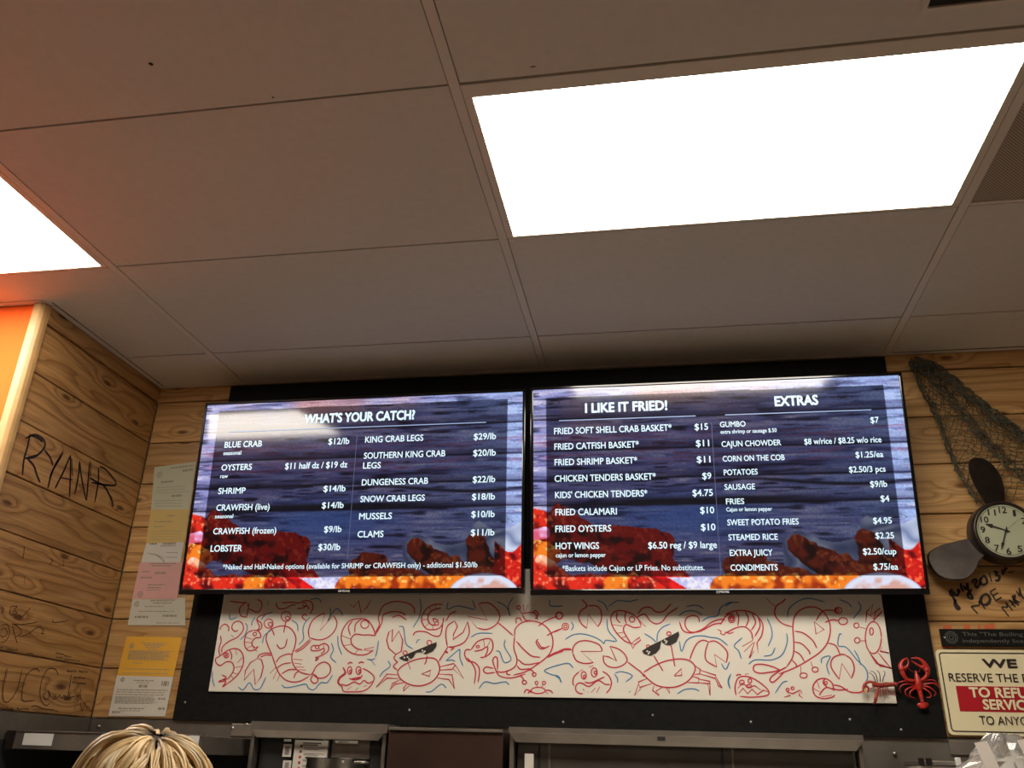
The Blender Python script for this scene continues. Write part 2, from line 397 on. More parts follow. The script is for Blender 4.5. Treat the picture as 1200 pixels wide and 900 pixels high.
R_A = [[(75,490),(95,480),(125,460),(160,435),(210,420),(250,435),(272,480),(268,540),(235,600),(190,645),(160,665)],
 [(75,490),(80,520),(110,540),(150,515),(185,515),(205,545),(200,580),(170,625),(130,645)], [(120,605),(150,625),(95,655),(150,650),(125,690),(165,662)],
 [(120,450),(125,410),(170,370),(230,340),(270,290),(265,245),(235,228),(200,245),(192,280),(215,300),(235,290)], [(105,470),(100,420),(115,370),(110,330)], [(105,290),(120,260),(150,250),(170,275),(165,300)],
 [(175,430),(190,470),(185,500)], [(215,425),(225,465)], [(268,480),(230,520)], [(262,545),(215,555)], [(240,600),(195,590)], [(205,635),(180,605)],
 [(475,470),(445,400),(432,350),(450,300),(500,270),(560,262),(610,285),(640,340),(635,400),(615,460),(615,510),(640,560),(680,590),(740,605)],
 [(475,470),(490,520),(520,590),(560,635),(610,655),(670,650),(735,615)], [(740,610),(760,590),(790,540),(840,515),(880,540),(880,590),(840,625),(790,625),(760,595)],
 [(765,600),(745,640),(770,665),(795,650),(790,620),(765,600)], [(490,330),(475,290),(462,270)], [(555,310),(565,260),(572,225)], [(505,390),(530,420),(565,405),(580,350)],
 [(500,520),(530,480),(580,460),(615,462)], [(505,560),(550,530),(610,520)], [(540,600),(590,570),(650,568)], [(625,630),(640,595),(660,580)],
 [(622,495),(685,500)], [(630,522),(680,530)], [(640,550),(700,552)], [(660,568),(710,572)], [(505,545),(460,595)], [(515,565),(480,635)], [(530,595),(510,650)],
 [(475,458),(430,452),(385,465),(370,490)], [(478,470),(430,466),(390,482)], [(630,440),(680,410),(740,355)], [(640,447),(690,420),(750,362)],
 [(735,345),(730,290),(760,220),(820,180),(845,175)], [(905,185),(930,240),(910,300),(860,345),(800,360),(735,345)],
 [(345,290),(300,310),(280,360),(285,410),(310,435),(350,430),(375,410)], [(345,290),(380,300),(395,340),(360,345),(335,370),(335,400),(355,415)], [(365,295),(385,270),(370,230),(375,200),(420,180),(480,165)],
 [(290,340),(330,355)], [(283,375),(333,380)], [(295,420),(335,400)], [(340,420),(380,405)], [(345,425),(370,440)], [(370,300),(400,275),(395,240),(360,215)],
 [(300,200),(255,190),(245,140),(280,100),(295,95)], [(310,140),(370,165),(400,130),(395,90),(370,75)], [(175,88),(230,95),(290,100)], [(310,100),(305,150),(295,195)],
 [(540,100),(600,95),(660,100),(700,85),(745,90),(762,130),(740,180)], [(500,95),(515,135),(560,140),(610,115),(640,115)], [(650,140),(690,135),(720,120),(735,150)], [(720,190),(700,180),(685,200),(715,225)],
 [(745,420),(760,400),(800,400),(840,385),(870,405),(865,440),(830,465),(790,480)], [(745,420),(755,435),(800,435),(835,420),(840,440),(815,460)], [(790,480),(780,505),(800,490),(775,480)], [(800,400),(810,430)], [(835,388),(840,420)],
 [(1200,332),(1190,290),(1150,225),(1090,210),(1020,225),(975,280),(960,340),(975,400),(1020,445),(1080,465),(1140,460),(1185,430)], [(1200,330),(1160,325),(1110,325),(1060,320),(1030,350),(1035,390),(1070,420),(1110,430)],
 [(1190,410),(1120,425)], [(1185,440),(1120,430)], [(1100,215),(1060,250),(1055,310)], [(1040,225),(1010,270),(1025,330)], [(965,330),(1030,355)], [(980,400),(1035,390)], [(1050,460),(1080,430)],
 [(970,550),(985,590),(950,620),(935,660),(965,690),(975,720),(1030,725),(1110,720),(1160,690),(1190,640),(1185,610),(1150,580),(1110,560)], [(975,555),(992,595),(955,625),(942,660),(970,690)],
 [(960,670),(1000,680),(1050,655),(1090,670),(1120,645),(1150,665),(1180,650)], [(1015,630),(1050,640),(1090,630),(1110,605)], [(1030,635),(1060,628),(1095,620)], [(1005,530),(1022,518),(1040,524)], [(1080,525),(1100,515),(1120,522)], [(1000,712),(1030,690)], [(1060,715),(1080,695)], [(1115,690),(1140,680)]]
R_As = [[(370,490),(320,520),(285,580),(275,645),(345,565),(355,675),(395,620),(412,550),(400,500),(370,490)], [(845,175),(810,295),(905,185)], [(1020,110),(1050,130),(1080,80),(1100,170),(1140,130),(1170,75)], [(295,95),(310,140)]]
C_A = [(152,468,18,18),(152,468,7,7),(450,245,32,32),(572,195,34,34),(582,207,14,14),(462,250,14,14),(352,318,12,12),(700,110,12,12),(790,410,12,12),(1125,250,28,28),(1020,575,15,27),(1082,575,18,27),(1025,582,6,10),(1088,580,7,11)]
B_A = [[(285,240),(300,270),(285,320),(250,360)], [(480,165),(430,180),(395,220)], [(470,290),(420,330),(405,385)], [(655,300),(650,250),(610,220)], [(740,200),(705,240),(690,290),(695,350),(660,395)],
 [(890,380),(905,430),(885,480),(925,520)], [(540,675),(570,695),(640,685),(710,670),(730,700),(770,710),(815,660),(860,660),(900,605)], [(235,690),(270,710),(315,660),(345,705),(390,700),(430,620)], [(55,580),(55,640),(70,690)],
 [(880,130),(885,180),(865,230),(880,200),(925,140),(960,165),(970,190)], [(935,330),(940,400),(965,465)], [(1140,495),(1170,500),(1198,490)], [(185,325),(205,340)], [(175,175),(180,215),(230,200)], [(445,80),(445,120)], [(740,75),(800,70),(820,100)], [(355,200),(335,230),(330,260)], [(1160,490),(1198,540)]]
R_B = [[(0,280),(25,230),(20,180),(50,110),(120,82),(200,90),(245,120),(250,160)], [(0,295),(40,220),(50,170),(100,148),(160,150),(195,170)], [(105,185),(150,170),(200,200)],
 [(140,530),(170,495),(250,455),(330,442),(385,450),(410,500),(400,550),(360,595),(290,620),(220,612),(160,575),(140,530)], [(225,515),(205,465)], [(315,485),(325,460),(330,425)],
 [(130,425),(118,440),(130,460),(140,470),(115,495),(140,520)], [(405,465),(440,410),(465,370)], [(440,400),(462,410),(450,395)], [(460,370),(450,300),(460,240),(505,205)], [(590,210),(600,280),(570,340),(510,368),(465,372)], [(470,375),(500,378),(480,395)],
 [(430,100),(380,100),(330,125),(300,170),(298,215),(325,255),(370,262),(410,250),(430,220),(435,185)], [(420,125),(385,130),(350,150),(335,190),(350,225),(385,235)], [(345,120),(360,145)], [(310,160),(340,165)], [(298,200),(335,195)], [(315,245),(345,220)], [(370,262),(365,235)], [(380,100),(390,128)],
 [(240,300),(260,275),(320,275),(370,300),(410,300),(425,260),(430,220)], [(375,215),(370,190),(405,205)], [(450,210),(480,160),(520,145)], [(780,215),(830,255),(880,300)],
 [(890,300),(895,255),(940,215),(1010,207),(1075,230),(1120,280),(1135,350),(1110,420),(1040,480),(960,530),(880,552)], [(890,300),(885,380),(905,450),(890,500),(830,530),(780,530),(765,510),(750,460),(765,435),(780,450),(780,520)],
 [(755,510),(710,500),(690,520),(710,540),(765,535)], [(770,530),(800,560),(870,570),(960,545)], [(845,520),(840,545),(865,550)], [(900,335),(950,390),(1000,430),(1055,438)], [(910,450),(960,485),(1060,470)], [(905,490),(930,515),(1000,510)],
 [(1040,320),(1028,345),(1060,385),(1115,365)], [(1035,335),(1060,372),(1095,378)], [(1100,440),(1150,415),(1200,400)], [(1105,432),(1150,408),(1200,393)], [(1040,240),(1090,205),(1160,175)], [(1095,300),(1140,275),(1190,255)],
 [(925,555),(945,575),(940,600)], [(975,515),(1005,525),(1010,545)], [(1035,630),(1030,612)], [(1060,632),(1072,612)], [(995,655),(965,645),(950,668)], [(1000,662),(985,658),(975,670)], [(1085,650),(1115,650),(1135,668)], [(1085,660),(1105,672)],
 [(610,390),(580,390),(570,420),(590,460),(630,470),(660,500),(665,540),(655,600)], [(610,390),(650,340),(700,320),(740,325),(752,370),(735,410),(700,435),(670,440)], [(630,400),(680,390),(715,370),(715,400),(700,430)], [(585,440),(620,480),(640,530),(632,610)], [(690,322),(700,380)], [(735,330),(715,370)],
 [(900,225),(900,190),(925,190),(935,210)], [(930,160),(1000,150),(1030,170),(1035,200)], [(920,130),(935,160)], [(945,100),(950,150)], [(975,100),(960,145)], [(1010,150),(1025,140),(1040,165),(1020,195)], [(940,165),(960,200),(1000,205)]]
R_Bs = [[(295,545),(355,520),(345,560),(295,545)], [(105,340),(150,270),(175,330),(165,400),(130,420),(85,380),(72,330),(85,280),(110,260),(105,340)], [(505,205),(525,240),(500,290),(495,325),(560,280),(590,210)],
 [(140,550),(75,545),(5,630),(75,570),(150,575)], [(160,580),(110,605),(90,650),(125,610),(185,600)], [(200,610),(180,635),(178,655),(215,620)], [(410,500),(500,478),(510,490),(490,515),(410,520)], [(510,485),(565,575),(495,510)], [(405,545),(490,550),(505,640),(470,580),(395,570)],
 [(650,250),(590,175),(715,200),(660,95)]]
R_B.append([(660,95),(720,90),(775,130),(795,180),(770,230),(710,260),(650,250)])
C_B = [(345,345,15,15),(190,410,13,13),(392,222,12,12),(1175,172,20,20),(952,598,14,12),(1015,548,12,12),(1040,650,45,20),(1030,602,9,10),(1077,602,10,10),(655,370,10,8),(915,120,11,12)]
B_B = [[(285,60),(292,120),(280,180),(240,250)], [(150,240),(180,250),(195,350),(240,385)], [(20,330),(10,400),(0,435)], [(80,460),(95,495),(50,530),(25,565)], [(260,350),(270,330),(285,325)], [(465,85),(460,130),(520,110),(580,120),(635,130),(620,70)],
 [(775,80),(830,110),(855,150),(860,175),(850,110),(880,55)], [(450,460),(520,400),(540,390),(540,440),(560,495)], [(450,460),(490,455),(510,465)], [(610,310),(660,285),(750,285)], [(830,325),(825,370),(865,440),(855,465),(820,468),(795,405),(770,398)],
 [(660,640),(700,595),(760,605),(830,595),(855,615)], [(320,660),(360,655),(420,610),(455,635)], [(1200,480),(1130,500),(1080,525),(1130,550),(1170,560),(1190,600)], [(1115,70),(1120,110),(1200,110)]]
R_C = [[(0,440),(60,410),(115,408)], [(0,434),(60,404),(110,402)], [(0,290),(30,275),(50,265)], [(215,120),(175,150),(160,190),(180,235),(215,265)], [(290,255),(312,210),(310,150),(280,115),(215,115)], [(180,70),(210,100),(212,130)],
 [(120,430),(125,390),(160,355),(220,348),(290,370),(315,400),(315,420)], [(260,495),(200,500),(145,480),(120,430)], [(325,445),(330,490),(360,520),(410,528),(460,510),(485,480),(470,440),(430,405),(370,385)], [(488,490),(540,530),(580,560),(600,590)],
 [(165,555),(130,590),(122,630),(130,650)], [(320,552),(360,580),(380,625),(370,670),(345,700)], [(145,690),(140,660),(155,635),(185,632),(230,655),(290,615),(340,640),(372,640)], [(200,625),(240,630),(290,610),(335,590)], [(145,685),(165,700),(190,703)], [(245,695),(272,665)], [(280,697),(302,655)], [(190,668),(198,685)], [(220,690),(225,695)], [(230,525),(260,515)], [(170,552),(190,540)],
 [(530,370),(470,350),(410,290),(380,230),(380,180),(410,150),(460,148),(520,170),(560,205),(580,250)], [(580,255),(530,260),(480,240),(460,270),(475,310),(510,365)], [(420,155),(415,200),(440,230)], [(480,150),(470,190),(480,235)], [(385,240),(455,250)], [(410,300),(465,290)], [(440,330),(480,320)],
 [(545,195),(600,170),(640,215),(680,235),(720,220),(760,170),(825,125)], [(555,170),(590,130),(640,125),(680,155),(730,150),(780,100)], [(555,200),(610,255)],
 [(595,560),(660,520),(740,485),(830,470),(900,480),(940,520),(930,570),(890,620),(820,655),(750,660),(680,645),(620,600),(595,570)], [(905,475),(920,430),(950,370),(990,345),(1030,355)], [(1030,355),(1010,420),(1015,480),(1085,525)], [(1150,495),(1157,430),(1120,380),(1070,350),(1030,358)],
 [(835,220),(860,280),(920,295),(990,270),(1050,225),(1110,205),(1140,210)], [(970,225),(960,190),(920,180),(880,200),(875,250),(910,290),(980,282),(1060,240),(1120,230)], [(1110,240),(1150,180),(1200,165)]]
R_Cs = [[(215,265),(225,170),(290,255)], [(315,420),(175,420),(260,495)], [(370,385),(415,485),(360,455),(325,450)], [(510,370),(525,400),(535,375),(575,345),(570,325),(520,360)], [(800,580),(850,535),(850,580),(800,585)], [(1085,525),(1070,440),(1150,495)],
 [(620,600),(560,625),(570,660),(650,635)], [(560,640),(535,715),(575,670)], [(665,650),(655,680),(700,715),(680,685),(720,660)], [(745,660),(770,700),(765,665)], [(940,515),(975,540),(970,570),(935,575)], [(975,545),(1080,580),(1075,600),(970,570)], [(1080,590),(1120,665),(1100,655),(1075,600)],
 [(920,585),(965,600),(965,630),(890,628)], [(965,605),(1040,620),(1035,635),(965,630)], [(1040,620),(1040,715),(1025,640)], [(1090,270),(1115,285),(1110,300),(1135,310),(1145,290),(1170,300),(1200,290)]]
T_C = [[(665,450),(725,550)], [(780,380),(805,520)]]
C_C = [(72,253,22,22),(72,253,10,10),(30,180,24,24),(195,580,17,25),(265,560,20,30),(200,588,7,10),(272,562,7,11),(518,205,18,18),(765,300,14,12),(625,385,10,9),(1185,200,13,13)]
B_C = [[(70,340),(120,310),(180,302),(250,318),(305,345),(330,370)], [(330,370),(345,345),(415,350),(360,280),(350,200)], [(280,75),(330,100),(360,150)], [(360,120),(420,80),(500,85),(560,70)], [(110,220),(125,250),(110,280)], [(0,520),(50,505),(95,500),(125,530)], [(0,580),(30,600),(45,630)], [(400,570),(420,600),(422,630)], [(405,565),(450,555),(520,582),(475,625)],
 [(685,355),(690,300),(720,260),(775,235)], [(835,350),(850,420),(880,350),(930,320),(990,315),(1040,325),(1100,335),(1160,380)], [(600,300),(650,330),(680,360)], [(830,180),(880,150),(940,150),(990,175)], [(880,120),(950,110),(1000,135)], [(985,220),(1030,190),(1090,180),(1110,130),(1160,95),(1200,90)], [(820,705),(870,675),(930,670),(970,685)], [(1115,500),(1145,540),(1170,490)], [(1180,570),(1165,620),(1175,670)], [(495,695),(510,685)]]
R_D = [[(0,145),(50,125),(120,125),(175,150),(210,200),(205,260),(180,300)], [(0,250),(60,220),(110,215),(145,245),(155,290)], [(60,125),(75,160),(70,210)], [(110,125),(130,170),(115,215)], [(150,140),(170,190),(145,235)], [(185,160),(195,210),(165,270)], [(155,290),(95,325)], [(160,300),(105,355)],
 [(345,440),(380,380),(385,300),(380,200),(400,140),(450,107),(510,105),(560,140),(590,210),(580,290),(540,350),(470,400),(390,445),(300,480)], [(345,440),(300,460),(200,475),(160,460),(165,430),(210,425),(270,440),(310,460)], [(310,460),(265,490),(250,515),(270,525),(310,490),(330,465)],
 [(390,238),(440,250),(490,290),(515,335)], [(388,300),(430,310),(470,350),(475,370)], [(385,350),(420,370),(445,410)], [(375,400),(400,430),(395,445)], [(510,180),(550,125),(620,122)], [(560,190),(600,175),(640,180)], [(380,215),(320,195),(280,150),(285,100),(320,75),(340,55)], [(230,55),(280,100)], [(575,305),(620,320),(645,370)],
 [(675,372),(650,370),(605,390),(595,440),(640,510)], [(710,505),(725,450),(710,400),(675,372)], [(425,435),(425,480)], [(480,410),(490,440)], [(790,225),(755,215)], [(795,293),(755,292)], [(60,600),(55,550),(75,500),(130,495),(190,525),(240,570),(235,600),(150,610),(80,605)], [(60,490),(75,482),(90,486)], [(110,482),(130,478)],
 [(610,575),(600,530),(560,505),(515,515),(492,555),(505,600),(550,618),(600,610),(615,598)], [(615,570),(570,555),(540,580),(530,600)], [(605,540),(650,550),(700,580),(760,582),(785,555)], [(600,560),(640,570),(690,565)], [(515,520),(530,560)], [(495,560),(530,580)], [(560,505),(550,530),(575,555)], [(540,608),(600,598)]]
R_Ds = [[(165,300),(135,390),(160,350)], [(175,300),(185,365),(180,300)], [(500,185),(510,255),(555,230),(500,185)], [(640,510),(655,420),(710,505)], [(790,190),(795,130),(830,85),(815,150),(870,110),(880,130),(840,170),(830,190)], [(800,140),(835,170),(850,120)], [(880,330),(870,350),(920,362),(875,355)], [(810,360),(850,420),(935,448),(870,435),(820,370)], [(860,360),(900,410),(930,445)],
 [(75,590),(100,560),(125,590),(150,565),(180,595),(215,570),(240,580)], [(70,560),(95,530),(130,555),(165,545),(200,570)], [(330,610),(365,600),(345,580),(380,590),(420,570),(415,600),(435,615)], [(425,570),(430,590)]]
C_D = [(35,170,18,20),(35,172,8,9),(635,122,20,18),(630,122,9,9),(662,182,25,20),(440,488,20,14),(505,455,17,14),(832,275,45,90),(822,240,10,20),(737,207,14,14),(742,290,15,15),(93,527,13,13),(138,518,10,12),(133,548,14,9),(565,530,8,8),(350,568,8,8),(378,560,8,8)]
B_D = [[(0,100),(30,80),(80,75)], [(350,160),(360,110),(420,65),(480,55),(560,75)], [(640,60),(690,80),(710,105)], [(745,70),(762,110),(720,168)], [(235,165),(258,220),(262,270),(240,325)], [(345,250),(348,300),(320,370),(260,400),(170,400),(130,425)], [(280,330),(260,370),(215,380)], [(95,275),(50,320),(75,350),(90,395)],
 [(655,255),(640,260),(635,320),(680,330),(740,400),(790,450),(800,500),(780,540)], [(725,345),(750,390),(760,430)], [(540,420),(545,390),(590,380),(570,430),(585,485)], [(280,588),(320,530),(350,520)], [(25,410),(10,450)], [(30,480),(15,520),(25,560)]]
for c, rs, ss, cs, bs in (('A', R_A, R_As, C_A, B_A), ('B', R_B, R_Bs, C_B, B_B), ('C', R_C, R_Cs, C_C, B_C), ('D', R_D, R_Ds, C_D, B_D)):
    for s in rs: stroke(reds, c, s)
    for s in ss: stroke(reds, c, s, sharp=True)
    for s in cs: circ(reds, c, *s)
    for s in bs:
        mq = MB(); stroke(mq, c, s, .0036); mq.build('blue_marker_stroke', M_blueink, dp)
for s in T_C: stroke(reds, 'C', s, .0075)
def poly(sink, crop, pts, Y):
    ox, oy, s = CR[crop]; sink.add([onY(ox+x/s, oy+y/s, Y) for x, y in pts], [tuple(range(len(pts)))])
for c, pieces in (('B', [[(150,440),(255,395),(255,415),(240,440),(200,462),(160,450)], [(255,395),(390,340),(390,365),(365,400),(320,420),(295,405),(270,405),(255,410)]]),
                  ('C', [[(585,415),(640,380),(715,345),(705,400),(680,430),(640,448),(600,435)], [(715,345),(830,285),(835,310),(815,355),(775,378),(745,375),(720,358)]])):
    mq = MB()
    for q in pieces:
        ox, oy, sc = CR[c]; mq.prism([onY(ox+x/sc, oy+y/sc, WBD-.0022) for x, y in q], (0, .0010, 0))
    mq.build('black_sunglasses_cutout', M_ink, dp)
for c, q in (('B', (185,440)), ('B', (205,436)), ('B', (215,448)), ('B', (300,395)), ('B', (315,400)), ('B', (308,408)), ('C', (620,418)), ('C', (635,424)), ('C', (628,434)), ('C', (738,345)), ('C', (750,352)), ('C', (745,362))):
    x, y = q; poly(whites, c, [(x-5, y-5), (x+5, y-5), (x+5, y+5), (x-5, y+5)], WBD-.003)
reds.build('red_marker_drawing', M_redink, dp); tag(whites.build('white_glint_squares', M_white, dp), kind='stuff')

# ================================================================ televisions
TW, TH = 1.2096, .6804
# screen picture: a coloured grid computed from noise and simple shapes
NX, NY = 420, 236
def vnoise(u, v, fx, fy, seed, oct=3):
    out = np.zeros_like(u); amp = 1; tot = 0; r = np.random.default_rng(seed)
    for o in range(oct):
        gx, gy = int(fx*2**o)+2, int(fy*2**o)+2
        g = r.random((gy+1, gx+1)); x = np.clip(u, 0, .9999)*(gx-1); y = np.clip(v, 0, .9999)*(gy-1)
        i = x.astype(int); j = y.astype(int); a = x-i; b = y-j; a = a*a*(3-2*a); b = b*b*(3-2*b)
        out += amp*((g[j, i]*(1-a)+g[j, i+1]*a)*(1-b)+(g[j+1, i]*(1-a)+g[j+1, i+1]*a)*b); tot += amp; amp *= .55
    return out/tot
def picture():
    u, v = np.meshgrid(np.linspace(0, 1, NX+1), np.linspace(0, 1, NY+1))   # v down
    def C(*c): return np.array(c, float)/255
    def mixc(img, c, m):
        m = np.clip(m, 0, 1)[..., None]; return img*(1-m)+(c if np.ndim(c) == 3 else np.array(c))*m
    uw = u+.004*np.sin(v*90); n = vnoise(uw, v, 7, 60, 1, 3); n2 = vnoise(uw, v, 16, 114, 2, 1); gr = rng.random(u.shape); n3 = vnoise(u, v, 4, 3, 3, 2)
    img = np.zeros(u.shape+(3,))+C(146, 150, 205)
    nn = vnoise(u, v, 6, 40, 12, 2)
    img = mixc(img, C(200, 194, 228), (n-.48)*3.0*(nn > .4)+(nn-.55)*2); img = mixc(img, C(84, 86, 136), (.47-n)*3.2+(.42-nn)*2)
    img = mixc(img, C(48, 48, 84), (n2-.68)*5.0); img = mixc(img, C(222, 218, 240), (.26-n2)*4.0)
    img = mixc(img, C(218, 150, 135), np.clip((n3-.38)*3, 0, .8)*np.clip(1.3-v*4.6, 0, 1)*np.clip(1.25-u*1.3, 0, 1))
    img = mixc(img, C(214, 150, 190), np.clip((n2-.5)*3, 0, .5)*((v > .24) & (v < .40)))
    img = mixc(img, C(170, 205, 255), np.clip((u-.62)*1.7, 0, .6)*(.35+.65*(n > .44)))
    img = mixc(img, C(120, 160, 235), np.clip(1-np.hypot((u-.42)*3.2, (v-.66)*6), 0, .8))
    img = img*(1+.22*(gr[..., None]-.5))
    for vs in (.163, .325, .47, .598):
        w = vs+.003*np.sin(u*5+vs*30)
        img = mixc(img, C(22, 22, 46), np.exp(-((v-w)/.0045)**2)*.95)
        img = mixc(img, C(50, 50, 90), np.clip((v-(w-.05))/.05, 0, 1)*(v < w)*.5)
    img = mixc(img, C(20, 20, 36), np.exp(-((v-.585)/.016)**2)*np.clip((u-.15)*6, 0, .8)*np.clip((.8-u)*6, 0, 1))
    img = mixc(img, C(24, 24, 44), np.exp(-((v-.50-.02*np.sin(u*9))/.008)**2)*np.clip((u-.5)*5, 0, .8))
    for (a, b) in ((.05, .075), (.75, .045), (.36, .30), (.66, .36), (.2, .46), (.85, .1), (.95, .68), (.47, .22), (.13, .36)):
        d = np.hypot((u-a)*1.4, (v-b)*3.0); img = mixc(img, C(40, 30, 50), np.exp(-(d/.016)**2)*.85)
        img = mixc(img, C(70, 65, 100), np.exp(-((d-.036)/.004)**2)*.45)
    fn = vnoise(u, v, 110, 62, 5, 2); fb = vnoise(u, v, 44, 25, 6, 2); fc = vnoise(u, v, 12, 8, 9, 2)
    # pale paper behind the food
    fold = np.abs(((u*9+v*5+fc*2) % 1)-.5)*2
    paper = np.zeros_like(img)+C(120, 135, 175); paper = mixc(paper, C(225, 232, 250), fold*.9)
    pm = ((v > .73+.06*np.abs(np.sin(u*17+.6))) & (u > .66) & (u < .90)) | ((u >= .86) & (v > .67+.05*np.abs(np.sin(u*25))))
    img = mixc(img, paper, pm.astype(float))
    def food(x0, y0, x1, y1, w0, w1, base, dark, hi, rough=.25):
        """a rounded, lumpy piece: shaded across its width, spotted along it"""
        nonlocal img
        t = ((u-x0)*1.78*(x1-x0)*1.78+(v-y0)*(y1-y0))/(((x1-x0)*1.78)**2+(y1-y0)**2); tt = np.clip(t, 0, 1)
        w = (w0+(w1-w0)*tt)*(1+rough*(fb-.5)*1.6)
        d = np.hypot((u-x0-tt*(x1-x0))*1.78, v-y0-tt*(y1-y0))/w
        off = ((v-y0-tt*(y1-y0))/w)
        col = np.zeros_like(img)+C(*base); col = mixc(col, C(*dark), np.clip(.15+off*.7+(.5-fb)*3.2+d*d*.35, 0, 1)); col = mixc(col, C(*hi), np.clip((-off-.15)*1.3*(fn > .50)+(fn-.66)*6, 0, .85))
        img = mixc(img, col, np.clip((1-d)*14, 0, 1))
    RED = ((226, 44, 26), (92, 6, 12), (255, 150, 110)); ORG = ((246, 130, 34), (160, 50, 14), (255, 214, 120)); WNG = ((176, 66, 34), (70, 16, 12), (226, 130, 76)); DRK = ((196, 30, 28), (74, 6, 14), (235, 96, 70))
    food(.07, .72, .30, .90, .12, .05, *DRK); food(.20, .74, .34, .80, .05, .08, *DRK); food(.28, .80, .40, .95, .09, .03, *DRK); food(.12, .80, .38, 1.0, .05, .06, *DRK)
    food(-.02, .70, .05, .70, .10, .08, *RED); food(.0, .80, .055, .84, .05, .045, *ORG); food(0, .74, .03, .73, .03, .03, (240, 200, 250), (220, 90, 120), (255, 240, 255))
    food(-.02, .90, .06, .95, .07, .06, *RED); food(.02, .865, .055, .89, .028, .022, (255, 190, 150), (210, 50, 30), (255, 240, 220))
    for k, (x, w) in enumerate(((.03, .06), (.10, .06), (.165, .055), (.22, .06), (.28, .05), (.335, .055))):
        food(x, .98+.01*(k % 2), x+.05, .97, w, w*.8, *(ORG if k == 3 else RED))
    food(.30, .90, .40, 1.0, .03, .035, (235, 30, 30), (150, 10, 16), (255, 120, 110))
    img = mixc(img, mixc(np.zeros_like(img)+C(190, 190, 235), C(240, 235, 250), (fn-.4)*4), ((v > .945) & (u > .36+.9*(v-.945)) & (u < .47)).astype(float))
    food(.535, .90, .70, .98, .055, .07, *WNG); food(.55, .87, .60, .86, .05, .03, *WNG)
    food(.70, .80, .82, .96, .050, .095, *WNG, .4); food(.875, .79, .90, .97, .055, .10, *WNG, .4); food(.83, .93, .94, .96, .04, .06, *WNG)
    for k, x in enumerate((.49, .545, .60, .655, .71, .76, .80)): food(x, .985, x+.03, .965, .04, .036, *ORG)
    rr = np.zeros_like(img)+C(205, 28, 22); rr = mixc(rr, C(90, 6, 12), (.5-fb)*6); rr = mixc(rr, C(255, 110, 70), (fn-.6)*6)
    img = mixc(img, rr, ((u > .925) & (v > .80+.03*np.sin(u*60))).astype(float))
    # bowl rim
    d = np.hypot((u-.897)/.102, (v-1.04)/.112)
    bowl = np.zeros_like(img)+C(222, 226, 246); bowl = mixc(bowl, C(215, 150, 130), np.clip((.84-d)*5, 0, .8)*np.clip((fb-.40)*5, 0, 1)); bowl = mixc(bowl, C(120, 170, 235), np.clip((d-.93)*9, 0, .6))
    img = mixc(img, bowl, np.clip((1-d)*30, 0, 1))
    return u, v, img
PU, PV, PIC = picture()
def lin(c): return np.where(c <= .04045, c/12.92, ((c+.055)/1.055)**2.4)

def screen_mat():
    m, t, b = nt('lit_screen'); a = t.nodes.new('ShaderNodeVertexColor'); a.layer_name = 'picture'
    b.inputs['Base Color'].default_value = (.006, .006, .007, 1); b.inputs['Roughness'].default_value = .085
    b.inputs['Specular IOR Level'].default_value = .6
    t.links.new(a.outputs['Color'], b.inputs['Emission Color']); b.inputs['Emission Strength'].default_value = SCREEN_GAIN
    return m
M_screen = screen_mat()
M_letters = mat('lit_letters', (.01, .01, .01), .3, emit=(.72, .92, 1.0), es=1.15)
M_rule = mat('lit_rule', (.01, .01, .01), .3, emit=(.45, .6, .95), es=.75)
M_rule2 = mat('lit_divider', (.01, .01, .01), .3, emit=(.30, .36, .6), es=.4)

